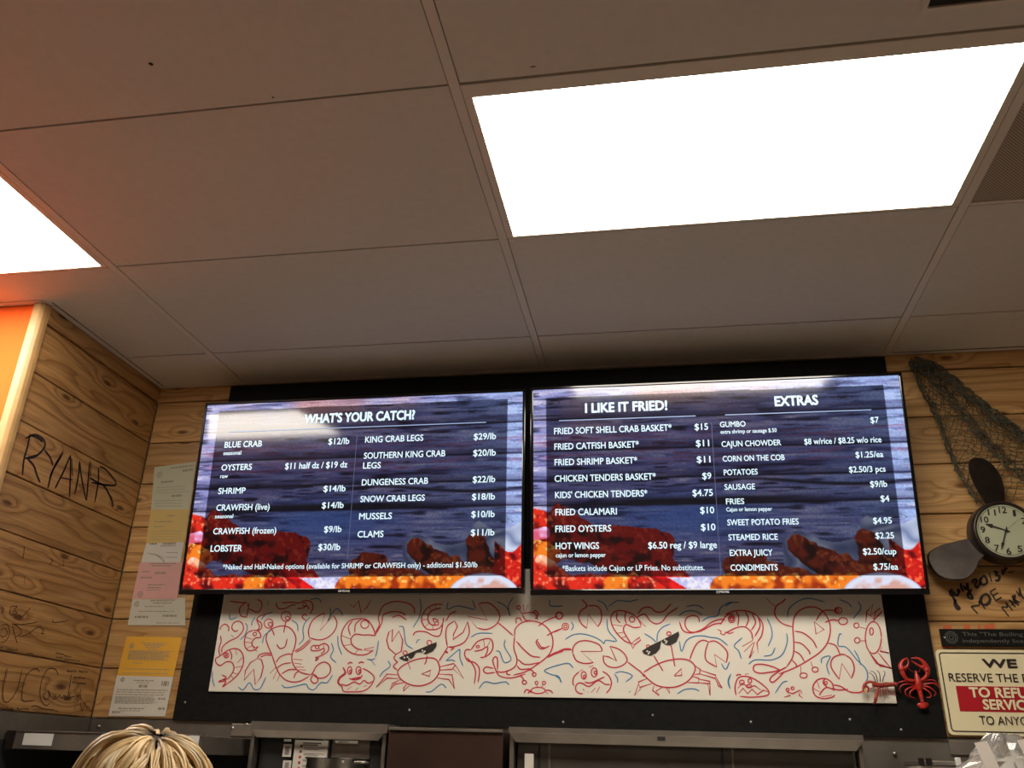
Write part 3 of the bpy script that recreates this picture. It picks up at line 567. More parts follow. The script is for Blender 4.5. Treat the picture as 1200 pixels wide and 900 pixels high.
def tv(c, tilt, yaw, label, overlay, texts, rules, dividers, logo):
    ex = Vector((math.cos(yaw), math.sin(yaw), 0)); hn = Vector((-math.sin(yaw), math.cos(yaw), 0))
    ez = Vector((0, 0, math.cos(tilt)))-hn*math.sin(tilt); nrm = ez.cross(ex)*-1      # outward, towards the room
    nrm = (ex.cross(ez)).normalized()
    if nrm.y > 0: nrm = -nrm
    C0 = Vector(c); root = thing('television', label, 'television', C0, 'menu televisions on the black board')
    def W(u, v, w=0): return C0+ex*u+ez*v-nrm*w          # w = depth behind the screen plane
    def UV(px, py):
        d = Vector(ray(px, py)); o = Vector(CP); t = (C0-o).dot(nrm)/d.dot(nrm); p = o+d*t-C0
        return p.dot(ex), p.dot(ez)
    def bx(u0, u1, v0, v1, w0, w1):
        m = MB(); m.box((u0, w0, v0), (u1, w1, v1)); m.v = [tuple(W(x, z, y)) for x, y, z in m.v]; return m
    def cat(name, ms, mt, bev=0, par=root):
        m = MB()
        for q in ms: m.add(q.v, q.f)
        return m.build(name, mt, par, bev)
    hw, hh = TW/2, TH/2; e = .011; eb = .019
    cat('bezel', [bx(-hw-e, hw+e, hh, hh+e, -.003, .03), bx(-hw-e, hw+e, -hh-eb, -hh, -.003, .03), bx(-hw-e, -hw, -hh, hh, -.003, .03), bx(hw, hw+e, -hh, hh, -.003, .03)], M_bezel, .003)
    cat('rear_casing', [bx(-hw-.004, hw+.004, -hh-.01, hh+.004, .008, .045)], M_case, .004)
    # wall mount reaching the black board
    yb = BP-.0005
    for sx in (-.2, .2):
        p = W(sx, 0, .04); MB().box((p.x-.02, p.y, p.z-.2), (p.x+.02, yb, p.z+.12)).build('wall_bracket', M_case, root)
    # screen
    lo = np.array([UV(*overlay[0]), UV(*overlay[1]), UV(*overlay[2]), UV(*overlay[3])])
    u0, u1 = (lo[0, 0]+lo[3, 0])/2, (lo[1, 0]+lo[2, 0])/2; v1, v0 = (lo[0, 1]+lo[1, 1])/2, (lo[2, 1]+lo[3, 1])/2
    X = (PU-.5)*TW; Y = (.5-PV)*TH
    inside = (X > u0) & (X < u1) & (Y > v0) & (Y < v1)
    col = lin(np.clip(PIC, 0, 1))
    dk = np.clip(PIC, 0, 1)**1.35*np.array([.47, .47, .50])
    col = np.where(inside[..., None], lin(dk), col)
    pts = np.array(C0)+X[..., None]*np.array(ex)+Y[..., None]*np.array(ez)
    me = bpy.data.meshes.new('screen'); nv = (NX+1)*(NY+1); me.vertices.add(nv); me.vertices.foreach_set('co', (pts-np.array(C0)).reshape(-1))
    i = np.arange(NX*NY); r_ = i//NX; q_ = i % NX; a = r_*(NX+1)+q_
    quads = np.stack([a, a+NX+1, a+NX+2, a+1], 1)
    me.loops.add(4*len(quads)); me.loops.foreach_set('vertex_index', quads.reshape(-1))
    me.polygons.add(len(quads)); me.polygons.foreach_set('loop_start', np.arange(0, 4*len(quads), 4)); me.update(calc_edges=True)
    ca = me.color_attributes.new('picture', 'FLOAT_COLOR', 'POINT'); ca.data.foreach_set('color', np.concatenate([col, np.ones(col.shape[:2]+(1,))], 2).reshape(-1).astype(np.float32))
    me.materials.append(M_screen); so = bpy.data.objects.new('screen', me); so.location = C0; link(so, root)
    plane = (C0, ex, ez, nrm)
    for body, x0, y0, x1, y1, cp, bold in texts:
        m = MB(); p0, p1 = UV(x0, y0), UV(x1, y1)
        vmean = (p0[1]+p1[1])/2; capm = UV(x0, y0-cp)[1]-p0[1]
        text_mesh(body, plane, (p0[0], vmean), (p1[0], vmean), capm, None, m, bold)
        m.build('menu_line', M_letters, so)
    m = MB()
    for x0, y0, x1, y1 in rules:
        a_, b_ = UV(x0, y0), UV(x1, y1); v = (a_[1]+b_[1])/2
        m.add([W(a_[0], v-.0016, -.001), W(b_[0], v-.0016, -.001), W(b_[0], v+.0016, -.001), W(a_[0], v+.0016, -.001)], [(0, 1, 2, 3)])
    m.build('heading_rule', M_rule, so)
    m = MB()
    for x0, y0, x1, y1 in dividers:
        a_, b_ = UV(x0, y0), UV(x1, y1); u = (a_[0]+b_[0])/2
        m.add([W(u-.0007, a_[1], -.001), W(u+.0007, a_[1], -.001), W(u+.0007, b_[1], -.001), W(u-.0007, b_[1], -.001)], [(0, 1, 2, 3)])
    m.build('column_divider', M_rule2, so)
    m = MB(); a_, b_ = UV(*logo[:2]), UV(*logo[2:]); v = -hh-.0125
    text_mesh('SAMSUNG', (C0+nrm*.003, ex, ez, nrm), (a_[0], v), (b_[0], v), .0065, None, m, .02)
    m.build('maker_logo', M_logo, root)
M_logo = mat('logo_silver', (.8, .8, .8), .4)
b0, b1, b2 = .006, .013, .03
T1 = [("WHAT'S YOUR CATCH?", 357.1, 495.4, 485.6, 492, 10, .035), ('BLUE CRAB', 263.2, 524.6, 306.7, 523.4, 6.8, b1), ('seasonal', 261.9, 533.3, 282.5, 532.7, 4.5, b1), ('$12/lb', 384.8, 520.9, 409.1, 520.3, 7, b1),
 ('OYSTERS', 259.4, 551.4, 294.9, 550.5, 6.8, b1), ('raw', 258.2, 560.4, 266.9, 560.1, 4.5, b1), ('$11 half dz / $19 dz', 334.1, 549.8, 406.9, 547.7, 7, b1), ('SHRIMP', 255.7, 579.1, 287.4, 578.1, 6.8, b1), ('$14/lb', 379.2, 576.3, 404.7, 575.7, 7, b1),
 ('CRAWFISH (live)', 253.5, 598.7, 315.7, 597.1, 7, b1), ('seasonal', 252, 607.4, 273.1, 607.1, 4.5, b1), ('$14/lb', 377.3, 595.6, 402.5, 595.3, 7, b1), ('CRAWFISH (frozen)', 249.8, 626.4, 323.5, 624.8, 7, b1), ('$9/lb', 379.8, 623.9, 400, 623.3, 7, b1),
 ('LOBSTER', 246.7, 646.6, 283.4, 646, 7.3, b1), ('$30/lb', 373, 645, 398.5, 644.4, 7.3, b1), ('*Naked and Half-Naked options (available for SHRIMP or CRAWFISH only) - additional $1.50/lb', 261, 667.4, 559.4, 664.7, 5.8, b0),
 ('KING CRAB LEGS', 428, 518.4, 495.9, 516.9, 7, b1), ('$29/lb', 555.3, 515.3, 581.2, 514.7, 7.2, b1), ('SOUTHERN KING CRAB', 426.5, 537.1, 521.7, 535.3, 7, b1), ('LEGS', 425.5, 549.3, 446.1, 548.6, 7, b1), ('$20/lb', 554.7, 534.3, 580.9, 534, 7.2, b1),
 ('DUNGENESS CRAB', 424, 568.9, 501.5, 567, 7, b1), ('$22/lb', 554.1, 565.4, 580.2, 565.1, 7.2, b1), ('SNOW CRAB LEGS', 422.4, 588.2, 497.7, 586.9, 7, b1), ('$18/lb', 553.2, 585.7, 579.9, 585.4, 7.2, b1), ('MUSSELS', 420.9, 608.7, 459.1, 608.1, 7.2, b1),
 ('$10/lb', 552.5, 606.2, 579.6, 605.9, 7.2, b1), ('CLAMS', 419, 629.9, 449.2, 629.3, 7.3, b1), ('$11/lb', 551.9, 627.7, 579.3, 627.4, 7.3, b1)]
T2 = [('I LIKE IT FRIED!', 686.2, 483.5, 781.6, 480.4, 10.5, .035), ('FRIED SOFT SHELL CRAB BASKET*', 649.5, 508.4, 787.2, 505.3, 7.2, b1), ('$15', 814.3, 504.1, 829.8, 503.4, 7.3, b1), ('FRIED CATFISH BASKET*', 649.8, 526.8, 748.7, 524.6, 7.2, b1), ('$11', 815.8, 523.3, 831.1, 522.7, 7.3, b1),
 ('FRIED SHRIMP BASKET*', 650.1, 545.1, 746.8, 543.3, 7.2, b1), ('$11', 816.8, 542.3, 832.6, 541.7, 7.3, b1), ('CHICKEN TENDERS BASKET*', 650.1, 564.4, 768.6, 562.2, 7.3, b1), ('$9', 823.3, 561.6, 833.6, 561, 7.3, b1), ("KIDS' CHICKEN TENDERS*", 650.7, 583.7, 758.6, 581.8, 7.3, b1), ('$4.75', 811.8, 581.5, 835.4, 580.9, 7.5, b1),
 ('FRIED CALAMARI', 651, 603.9, 722.9, 603, 7.4, b1), ('$10', 820.8, 601.7, 837, 601.4, 7.5, b1), ('FRIED OYSTERS', 651, 623.5, 716.3, 622.9, 7.5, b1), ('$10', 821.8, 621.6, 838.5, 621.3, 7.6, b1), ('HOT WINGS', 651.4, 643.7, 702, 643.1, 7.5, b1), ('cajun or lemon pepper', 651.4, 653.1, 709.8, 652.8, 5, b1), ('$6.50 reg / $9 large', 759.9, 643.1, 840.1, 641.9, 7.6, b1),
 ('*Baskets include Cajun or LP Fries. No substitutes.', 659.1, 669.3, 825.5, 668, 6.3, b0), ('EXTRAS', 908.6, 476, 958.6, 473.8, 10.8, .035), ('GUMBO', 843.9, 500.5, 873.8, 499.9, 6.2, b1), ('extra shrimp or sausage $.50', 844.5, 507.6, 910.2, 507, 4.4, b1), ('$7', 1020.4, 495.7, 1030, 495.4, 6.8, b1),
 ('CAJUN CHOWDER', 845.8, 523.4, 915.4, 522.1, 6.4, b1), ('$8 w/rice / $8.25 w/o rice', 942.8, 520.5, 1033, 518.6, 6.6, b1), ('CORN ON THE COB', 847.1, 540.5, 919.6, 539.5, 6.4, b1), ('$1.25/ea', 1003, 536.3, 1035.2, 535.7, 6.8, b1), ('POTATOES', 848.4, 556.6, 888, 556.3, 6.4, b1), ('$2.50/3 pcs', 995.3, 553.7, 1037.8, 552.7, 6.8, b1),
 ('SAUSAGE', 849.3, 574, 884.8, 573.4, 6.5, b1), ('$9/lb', 1020.1, 570.8, 1039.7, 570.5, 7, b1), ('FRIES', 851, 591, 872.2, 590.7, 6.5, b1), ('Cajun or lemon pepper', 851.3, 599.1, 904.8, 598.8, 4.6, b1), ('$4', 1032.3, 587.8, 1042.3, 587.5, 7, b1), ('SWEET POTATO FRIES', 852.6, 615.6, 936, 614.6, 6.8, b1), ('$4.95', 1023.6, 613.6, 1045.2, 613.3, 7, b1),
 ('STEAMED RICE', 853.9, 633, 911.5, 632.6, 6.8, b1), ('$2.25', 1026.2, 631, 1047.8, 631, 7, b1), ('EXTRA JUICY', 855.5, 651.3, 905.4, 651, 7, b1), ('$2.50/cup', 1011.7, 649.7, 1050.4, 649.7, 7.2, b1), ('CONDIMENTS', 856.4, 668.7, 911.5, 668.4, 7, b1), ('$.75/ea', 1024, 667.7, 1052.6, 667.7, 7.3, b1)]
tv((-.6607, .1554, H-.4909), math.radians(4.6), -.0054, "television left of the other, menu headed WHAT'S YOUR CATCH?", [(255, 480), (594.6, 468.6), (592.4, 675), (233.6, 676.5)],
   T1, [(268, 505.5, 569.6, 496)], [(418, 510, 407.8, 654.8)], (396.6, 695, 410, 695))
tv((.5912, .1433, H-.4974), math.radians(7.5), .0023, 'television right of the other, menu headed I LIKE IT FRIED! and EXTRAS', [(639.5, 466.7), (1035.2, 451.3), (1063.3, 674.5), (641.1, 675.8)],
   T2, [(655.1, 493.2, 815.2, 487.3), (849.7, 486.4, 1021, 480.2)], [(833, 495.3, 845.4, 672.7)], (839.5, 696, 854.4, 696))

# ================================================================ papers on the left of the back wall
def paper_mat(n, c): return mat(n, c, .7, noise=.02)
PAPY = WB-.0025
def sheet(corners, color, label, Y, lines, logo=None, extra=None):
    P = [onY(x, y, Y) for x, y in corners]     # tl tr br bl
    o = MB().prism(P, (0, .0009, 0)).build('paper_notice', paper_mat('paper', color), None, 0, P[3])
    tag(o, label, 'notice', 'paper notices pinned on the planks left of the televisions')
    def Q(s, t): a = P[0].lerp(P[1], s); b = P[3].lerp(P[2], s); return a.lerp(b, t)
    m = MB(); nrm = Vector((0, -1, 0))
    for (s0, s1, t, hgt) in lines:
        s = s0
        while s < s1-.005:                       # words
            w = min(random.uniform(.02, .08), s1-s)
            a, b, c, d = Q(s, t), Q(s+w, t), Q(s+w, t+hgt), Q(s, t+hgt)
            m.add([p+nrm*.0006 for p in (a, b, c, d)], [(0, 1, 2, 3)]); s += w+.012
    if logo:
        s, t, r = logo; c = Q(s, t)
        ribbon(m, [c+Vector((r*math.cos(a), 0, r*math.sin(a))) for a in [i*math.pi/8 for i in range(17)]], .0022, (0, -1, 0))
        ribbon(m, [c+Vector((r*.5*math.cos(a), 0, r*.5*math.sin(a))) for a in [i*math.pi/4 for i in range(9)]], .003, (0, -1, 0))
    for ex_ in (extra or []): ribbon(m, [Q(*q) for q in ex_[1]], ex_[0], (0, -1, 0))
    tag(m.build('fine_print', M_print, o), kind='stuff')
M_print = mat('grey_print', (.30, .26, .19), .7)
def body(t0, t1, n, s0=.08, s1=.92, h=.012): return [(s0+random.uniform(0, .02), s1-random.uniform(0, .2), t0+(t1-t0)*i/max(1, n-1), h) for i in range(n)]
sheet([(181, 547.5), (230, 541), (222, 597), (177, 597)], (.50, .50, .36), 'pale green certificate at the top of the paper column', PAPY, [(.4, .95, .06, .03), (.7, .95, .14, .05), (.2, .5, .36, .04)]+body(.5, .62, 3, .1, .95)+[(.5, .75, .68, .05)]+body(.8, .92, 3), (.15, .2, .011))
sheet([(177, 597), (222, 597), (217, 635), (171, 636.5)], (.60, .43, .15), 'mustard yellow slip below the pale green certificate', PAPY-.001, [(.45, .65, .18, .03), (.15, .6, .36, .03), (.15, .4, .5, .03)]+body(.66, .9, 4))
sheet([(172, 634), (216, 634), (211, 661), (165, 660)], (.62, .60, .54), 'white slip with a swoosh mark between the mustard and pink sheets', PAPY, [(.1, .3, .05, .12), (.45, .8, .03, .14), (.4, .8, .2, .04), (.6, .9, .5, .03), (.6, .9, .7, .03)], None, [(.004, [(.1, .55), (.35, .62), (.5, .78), (.6, .95)]), (.002, [(.35, .62), (.55, .72), (.6, .95)])])
sheet([(164, 659), (214, 659), (207.5, 702), (154.5, 702)], (.66, .36, .33), 'pink certificate with a round seal at its lower left', PAPY-.0012, [(.25, .85, .02, .03), (.3, .75, .08, .03), (.1, .28, .24, .03), (.4, .65, .27, .05), (.1, .35, .4, .04), (.3, .7, .6, .03), (.3, .6, .68, .03), (.3, .6, .75, .02)], (.17, .88, .0105))
sheet([(155.5, 701), (217, 700.5), (217, 733), (149.5, 732.5)], (.56, .54, .44), 'pale grey certificate with a small seal below the pink certificate', PAPY, [(.35, .8, .08, .04), (.4, .75, .17, .04), (.25, .6, .3, .03), (.15, .8, .48, .03), (.6, .85, .62, .07), (.1, .35, .66, .08), (.5, .9, .9, .03)], (.1, .22, .0095))
sheet([(148.5, 745.5), (213.5, 747), (203, 793), (137, 791.5)], (.72, .38, .035), 'bright orange notice above the white form', PAPY-.0008, [(.3, .75, .16, .025), (.36, .7, .21, .025), (.4, .66, .26, .02), (.45, .6, .31, .02)]+body(.36, .58, 9, .1, .92, .016)+[(.22, .4, .67, .02), (.1, .9, .82, .02), (.1, .9, .92, .02)], (.14, .25, .008))
sheet([(137, 791.5), (203, 793), (193.5, 839.5), (127, 839)], (.62, .58, .50), 'white printed form at the bottom of the paper column', PAPY, [(.32, .68, .1, .03), (.38, .6, .16, .02), (.43, .58, .22, .07), (.82, .95, .12, .12), (.05, .95, .34, .025), (.05, .9, .4, .02), (.05, .9, .46, .02)]+body(.52, .68, 7, .05, .85, .014)+[(.82, .94, .54, .05), (.15, .6, .8, .03), (.2, .55, .86, .02), (.85, .97, .78, .06), (.05, .2, .88, .05)], (.12, .1, .007), [(.005, [(.17, .77), (.18, .78)]), (.005, [(.6, .78), (.61, .78)])])

# ================================================================ handwriting
def writing(sink, conv, strokes, w, nrm, sharp=False):
    for s in strokes:
        P = [tuple(conv(x, y)) for x, y in s]
        if not sharp: P = smooth_path(P, 4)
        ribbon(sink, P, w, nrm, .0016)
cL = lambda x, y: onX(x/5.627, 480+y/5.627, XL)
m = MB()
ry = [[(195,160),(180,240),(155,330),(145,435)], [(165,190),(230,165),(285,200),(290,250),(230,310),(165,322)], [(160,322),(250,295)], [(180,325),(220,370),(240,430),(262,482)], [(200,170),(245,185),(280,215)],
 [(290,265),(330,320),(345,370)], [(415,280),(370,350),(335,430),(312,520)], [(405,300),(350,390),(325,450)], [(462,300),(420,400),(385,470),(360,520)], [(462,300),(462,420),(455,580)], [(400,450),(475,462)], [(470,320),(475,440)],
 [(522,340),(515,430),(490,560)], [(522,340),(535,450),(565,600)], [(590,340),(580,450),(568,600)], [(600,350),(590,470)], [(648,380),(645,480),(622,612)], [(655,375),(700,400),(765,490),(700,498),(600,480)], [(590,450),(640,480),(690,510),(735,600),(745,640)], [(700,530),(740,590)], [(760,660),(775,660)], [(640,490),(720,500)]]
writing(m, cL, ry, .0075, (1, 0, 0))
m.build('marker_writing', M_ink, wl)
m = MB()
cL2 = lambda x, y: onX(x/7.5, 640+y/7.5, XL)
cL3 = lambda x, y: onX(x/7.5, 740+y/7.5, XL)
writing(m, cL2, [[(75,15),(120,20)], [(210,0),(205,60),(195,115)], [(440,110),(460,130),(430,165)], [(555,110),(555,180)], [(500,170),(560,175)], [(640,180),(640,215)], [(0,540),(30,550),(5,600)], [(90,530),(85,600),(150,590),(120,560),(150,530),(90,530)], [(160,600),(190,620),(230,580),(265,540)], [(210,260),(215,340)],
 [(105,700),(125,780),(150,860)], [(100,680),(170,720),(180,770),(130,800)], [(160,800),(240,775),(300,730),(340,710),(380,740),(360,765),(390,770)], [(200,800),(270,800)], [(460,640),(470,670),(600,655)], [(100,685),(180,690),(330,668)], [(0,740),(40,720),(60,770),(20,800),(0,780)], [(0,700),(60,690),(80,760),(50,830),(0,850)]], .0028, (1, 0, 0))
writing(m, cL3, [[(55,330),(30,450),(20,560),(40,620),(90,600),(150,500),(190,330)], [(345,360),(320,325),(260,350),(215,420),(190,530),(200,610),(300,605)], [(510,380),(480,330),(420,330),(375,400),(350,500),(355,600),(400,650),(435,630)], [(625,370),(610,470),(590,600)], [(400,540),(375,560),(400,600),(430,570),(420,520),(450,590)], [(470,560),(460,590),(490,590),(480,565)], [(500,590),(520,560),(540,590),(560,560),(590,600),(620,530)],
 [(560,600),(610,580),(700,560)], [(710,500),(700,560),(720,620)], [(650,600),(690,570),(670,640)], [(660,620),(650,700)], [(700,620),(720,700),(740,620),(760,690)], [(760,650),(800,700),(830,660)], [(0,430),(50,440)], [(60,320),(50,420)], [(270,660),(320,655),(380,680),(480,690)], [(790,520),(810,515)]], .0030, (1, 0, 0))
m.build('faded_writing', M_pencil, wl)
m = MB()
for (x, y, L, h) in ((485,190,70,14), (560,215,60,12), (490,230,60,12), (560,245,130,12), (590,345,70,26), (690,350,70,20), (650,400,80,16), (630,445,30,14), (680,455,75,20), (0,670,110,24), (145,675,60,22), (215,678,20,14), (485,700,20,14), (0,140,20,8), (60,155,80,8), (240,190,50,8)):
    x_ = x
    while x_ < x+L:
        w = random.uniform(8, 22); P = [tuple(cL3(x_+w*i/5, y+x_*.0+random.uniform(-h, h)*.5+(x_-x)*.12)) for i in range(6)]; ribbon(m, P, .0028, (1, 0, 0), .0016); x_ += w+4
tag(m.build('small_marker_notes', M_ink, wl), kind='stuff')
# right: july 2013, MOE, MARY
cR = lambda x, y: onY(1070+x/3.4615, 640+y/3.4615, WB)
m = MB()
writing(m, cR, [[(148,178),(150,195),(158,205)], [(155,172),(162,205),(175,235),(188,252),(178,255),(168,235),(172,215)], [(165,185),(172,200),(183,195),(182,175),(190,190)], [(192,150),(196,170),(204,185)], [(204,160),(212,175),(220,165),(218,150),(224,180),(236,200),(240,212),(226,210),(222,195),(238,175)],
 [(238,150),(248,135),(258,140),(252,155),(258,170),(272,150),(280,148)], [(280,125),(270,145),(285,158),(300,145),(290,122),(280,125)], [(308,108),(318,145)], [(325,105),(340,105),(335,118),(350,122),(345,140),(332,138)], [(358,92),(362,115)], [(362,118),(370,98),(380,88)], [(385,108),(410,103)]], .0075, (0, -1, 0))
writing(m, cR, [[(235,245),(262,275)], [(235,245),(268,240)], [(268,240),(268,222)], [(266,220),(292,255)], [(284,198),(276,210),(274,226),(282,238),(296,239),(308,230),(312,215),(306,201),(295,195),(284,198)], [(312,185),(335,222)], [(312,185),(335,172)], [(322,203),(344,190)], [(335,222),(358,208)],
 [(358,248),(388,286)], [(360,246),(382,250)], [(382,250),(376,228)], [(376,228),(403,262)], [(388,218),(415,248)], [(388,218),(420,235)], [(398,240),(412,225)], [(400,205),(428,242)], [(400,205),(412,200),(412,212),(405,216),(432,230)], [(418,182),(432,205)], [(430,168),(434,195),(450,215)]], .0090, (0, -1, 0), True)
m.build('marker_writing', M_ink, wb)
m = MB()
for (a, b, c, d) in ((122, 322, 155, 336), (205, 318, 230, 336), (262, 318, 272, 336), (290, 318, 330, 336), (118, 402, 150, 414), (160, 402, 175, 414)):
    m.add([cR(a, b)+Vector((0, -.0016, 0)), cR(c, b)+Vector((0, -.0016, 0)), cR(c, d)+Vector((0, -.0016, 0)), cR(a, d)+Vector((0, -.0016, 0))], [(0, 1, 2, 3)])
tag(m.build('faded_red_paint', mat('faded_red', (.62, .13, .04), .7), wb), kind='stuff')

# ================================================================ notice sign and plaque on the right
SY = WB-.012
planeR = lambda Y: (Vector((0, Y, 0)), Vector((1, 0, 0)), Vector((0, 0, 1)), Vector((0, -1, 0)))
def rrect(x0, x1, z0, z1, r, Y, n=6):
    out = []
    for cx, cz, a0 in ((x1-r, z1-r, 0), (x0+r, z1-r, 90), (x0+r, z0+r, 180), (x1-r, z0+r, 270)):
        for i in range(n+1): a = math.radians(a0+90*i/n); out.append((cx+r*math.cos(a), Y, cz+r*math.sin(a)))
    return out
a = onY(1095, 761, SY); b = onY(1112.5, 861, SY)
sx0 = (a.x+b.x)/2; sz1, sz0 = a.z, b.z; sx1 = sx0+.352
sg = thing('notice_sign', 'cream sign with red band, WE RESERVE THE RIGHT TO REFUSE SERVICE', 'sign', ((sx0+sx1)/2, SY, sz0))
MB().prism(rrect(sx0, sx1, sz0, sz1, .014, SY), (0, .004, 0)).build('sign_plate', M_sign, sg)
m = MB(); P = rrect(sx0+.010, sx1-.010, sz0+.010, sz1-.010, .009, SY); P.append(P[0]); ribbon(m, P, .0035, (0, -1, 0), .0008); m.build('black_border', M_ink, sg)
t = onY(1120, 803.8, SY); bt = onY(1124.9, 833.5, SY); rx = (t.x+bt.x)/2
MB().box((rx, SY-.0008, bt.z), (sx0+sx1-rx, SY+.0005, t.z)).build('red_band', M_signred, sg)
cxs = (sx0+sx1)/2
def signtext(s, px, py, cap, mt, bold, lift=.0, nm='lettering'):
    p = onY(px, py, SY); q = onY(px, py-cap, SY); m = MB(); x1 = 2*cxs-p.x
    text_mesh(s, (Vector((0, SY-.0006-lift, 0)), Vector((1, 0, 0)), Vector((0, 0, 1)), Vector((0, -1, 0))), (p.x, p.z), (x1, p.z), q.z-p.z, None, m, bold); m.build(nm, mt, sg)
signtext('WE', 1152.3, 782.1, 9.4, M_ink, .045)
signtext('RESERVE THE RIGHT', 1112.5, 798.6, 9.6, M_ink, .006)
signtext('TO REFUSE', 1137, 816.8, 11, M_sign, .035, .001); signtext('SERVICE', 1152.9, 831, 11, M_sign, .035, .001)
signtext('TO ANYONE', 1148.6, 849.1, 10, M_ink, .006)
a = onY(1101.2, 737, SY); b = onY(1103.5, 757, SY)
pq = thing('black_plaque', 'narrow black plaque with faint lettering above the cream sign', 'plaque', (a.x+.2, SY, b.z))
MB().box((a.x, SY, b.z), (a.x+.46, WB-.002, a.z)).build('plate', M_bezel2 if 'M_bezel2' in globals() else M_black, pq, .001)
M_faint = mat('faint_print', (.09, .085, .07), .5)
m = MB(); c = onY(1114.8, 747, SY)
for r in (.017, .012, .006): ribbon(m, [c+Vector((r*math.cos(q), 0, r*math.sin(q))) for q in [i*math.pi/10 for i in range(21)]], .0022, (0, -1, 0))
for q in range(12): ribbon(m, [c+Vector((.017*math.cos(q*.52), 0, .017*math.sin(q*.52))), c+Vector((.021*math.cos(q*.52), 0, .021*math.sin(q*.52)))], .002, (0, -1, 0))
m.build('round_emblem', M_faint, pq)
m = MB()
for s, px, py, L in (('This "The Boiling Crab" restaurant is', 1127.8, 745.2, .37), ('independently licensed and operated', 1128.3, 753, .35)):
    p = onY(px, py, SY); text_mesh(s, planeR(SY), (p.x, p.z), (p.x+L, p.z), .011, None, m, .006)
m.build('lettering', M_faint, pq)
MB().tube([(a.x+.01, SY-.001, (a.z+b.z)/2), (a.x+.01, SY+.001, (a.z+b.z)/2)], .003, 8).build('screw', M_screw, pq)

# ================================================================ propeller clock
FY = .205
fc = onY(1178.3, 621.7, FY)
e12 = onY(1172.6, 603.3, FY)-fc; e9 = onY(1155, 622.6, FY)-fc
R = .089
ck = thing('propeller_clock', 'dark bronze boat propeller clock with pale dial beside the right television', 'clock', (fc.x, WB, fc.z))
roll = math.atan2(-(e12.x), e12.z)*.6
def CK(r, ang, y): a = ang; return Vector((fc.x+r*math.sin(a), y, fc.z+r*math.cos(a)))
n = 40
m = MB(); prof = [(R*.80, WB-.0025), (R*1.02, WB-.012), (R*1.10, WB-.04), (R*1.08, FY+.012), (R*1.04, FY-.004), (R*.98, FY-.008), (R*.94, FY-.004), (R*.92, FY+.004)]
V = []; F = []
for (r, y) in prof:
    for i in range(n): V.append(CK(r, 2*math.pi*i/n, y))
for j in range(len(prof)-1):
    for i in range(n): F.append((j*n+i, j*n+(i+1) % n, (j+1)*n+(i+1) % n, (j+1)*n+i))
F.append(tuple(range(n)))
m.add(V, F, True); m.build('case', M_bronze, ck)
m = MB(); m.add([CK(R*.93, 2*math.pi*i/n, FY) for i in range(n)]+[CK(R*.93, 2*math.pi*i/n, FY+.003) for i in range(n)], [tuple(range(n)), tuple(range(2*n-1, n-1, -1))]+[(i, i+n, (i+1) % n+n, (i+1) % n) for i in range(n)])
dial = m.build('dial', M_face, ck)
m = MB()
for k in range(1, 13):
    a = k*math.pi/6+roll; c = CK(R*.73, a, FY); s = str(k); w = .013 if k < 10 else .022
    ex = Vector((math.cos(roll), 0, -math.sin(roll))); ez = Vector((math.sin(roll), 0, math.cos(roll)))
    if k == 1: w = .007
    text_mesh(s, (c, ex, ez, Vector((0, -1, 0))), (-w/2, -.0095), (w/2, -.0095), .019, None, m, .02)
m.build('numerals', M_ink, dial)
m = MB(); ribbon(m, [CK(R*.87, 2*math.pi*i/40, FY) for i in range(41)], .0012, (0, -1, 0)); m.build('minute_track', M_ink, dial)
def hand(name, ang, L, w, tail=.012, kind=0):
    m = MB(); a = ang+roll; d = Vector((math.sin(a), 0, math.cos(a))); s = Vector((math.cos(a), 0, -math.sin(a))); o = Vector((fc.x, FY-.003-.0012*kind, fc.z))
    if kind < 2: P = [o-d*tail-s*w*.4, o-d*tail+s*w*.4, o+d*L*.62+s*w*.45, o+d*L*.66+s*w*1.4, o+d*L, o+d*L*.66-s*w*1.4, o+d*L*.62-s*w*.45]
    else: P = [o-d*tail-s*w, o-d*tail+s*w, o+d*L+s*w*.4, o+d*L-s*w*.4]
    m.prism(P, (0, .0008, 0)); m.build(name, M_ink, ck)
hand('hour_hand', math.radians(-72), .060, .005); hand('minute_hand', math.radians(199), .066, .003, kind=1); hand('second_hand', math.radians(48), .06, .0005, kind=2)
MB().tube([(fc.x, FY-.006, fc.z), (fc.x, FY, fc.z)], .004, 10).build('hub', M_ink, ck)
cB = lambda x, y, Y: onY(1080+x/5.294, 530+y/5.294, Y)
blade1 = [(400,335),(350,260),(310,190),(285,120),(285,70),(310,42),(360,34),(410,45),(460,80),(500,135),(520,190),(528,250),(525,330),(520,400),(420,400)]
blade2 = [(290,530),(220,545),(140,565),(70,600),(45,640),(55,700),(90,760),(140,790),(210,803),(270,790),(320,740),(350,680),(400,625),(360,560),(330,520)]
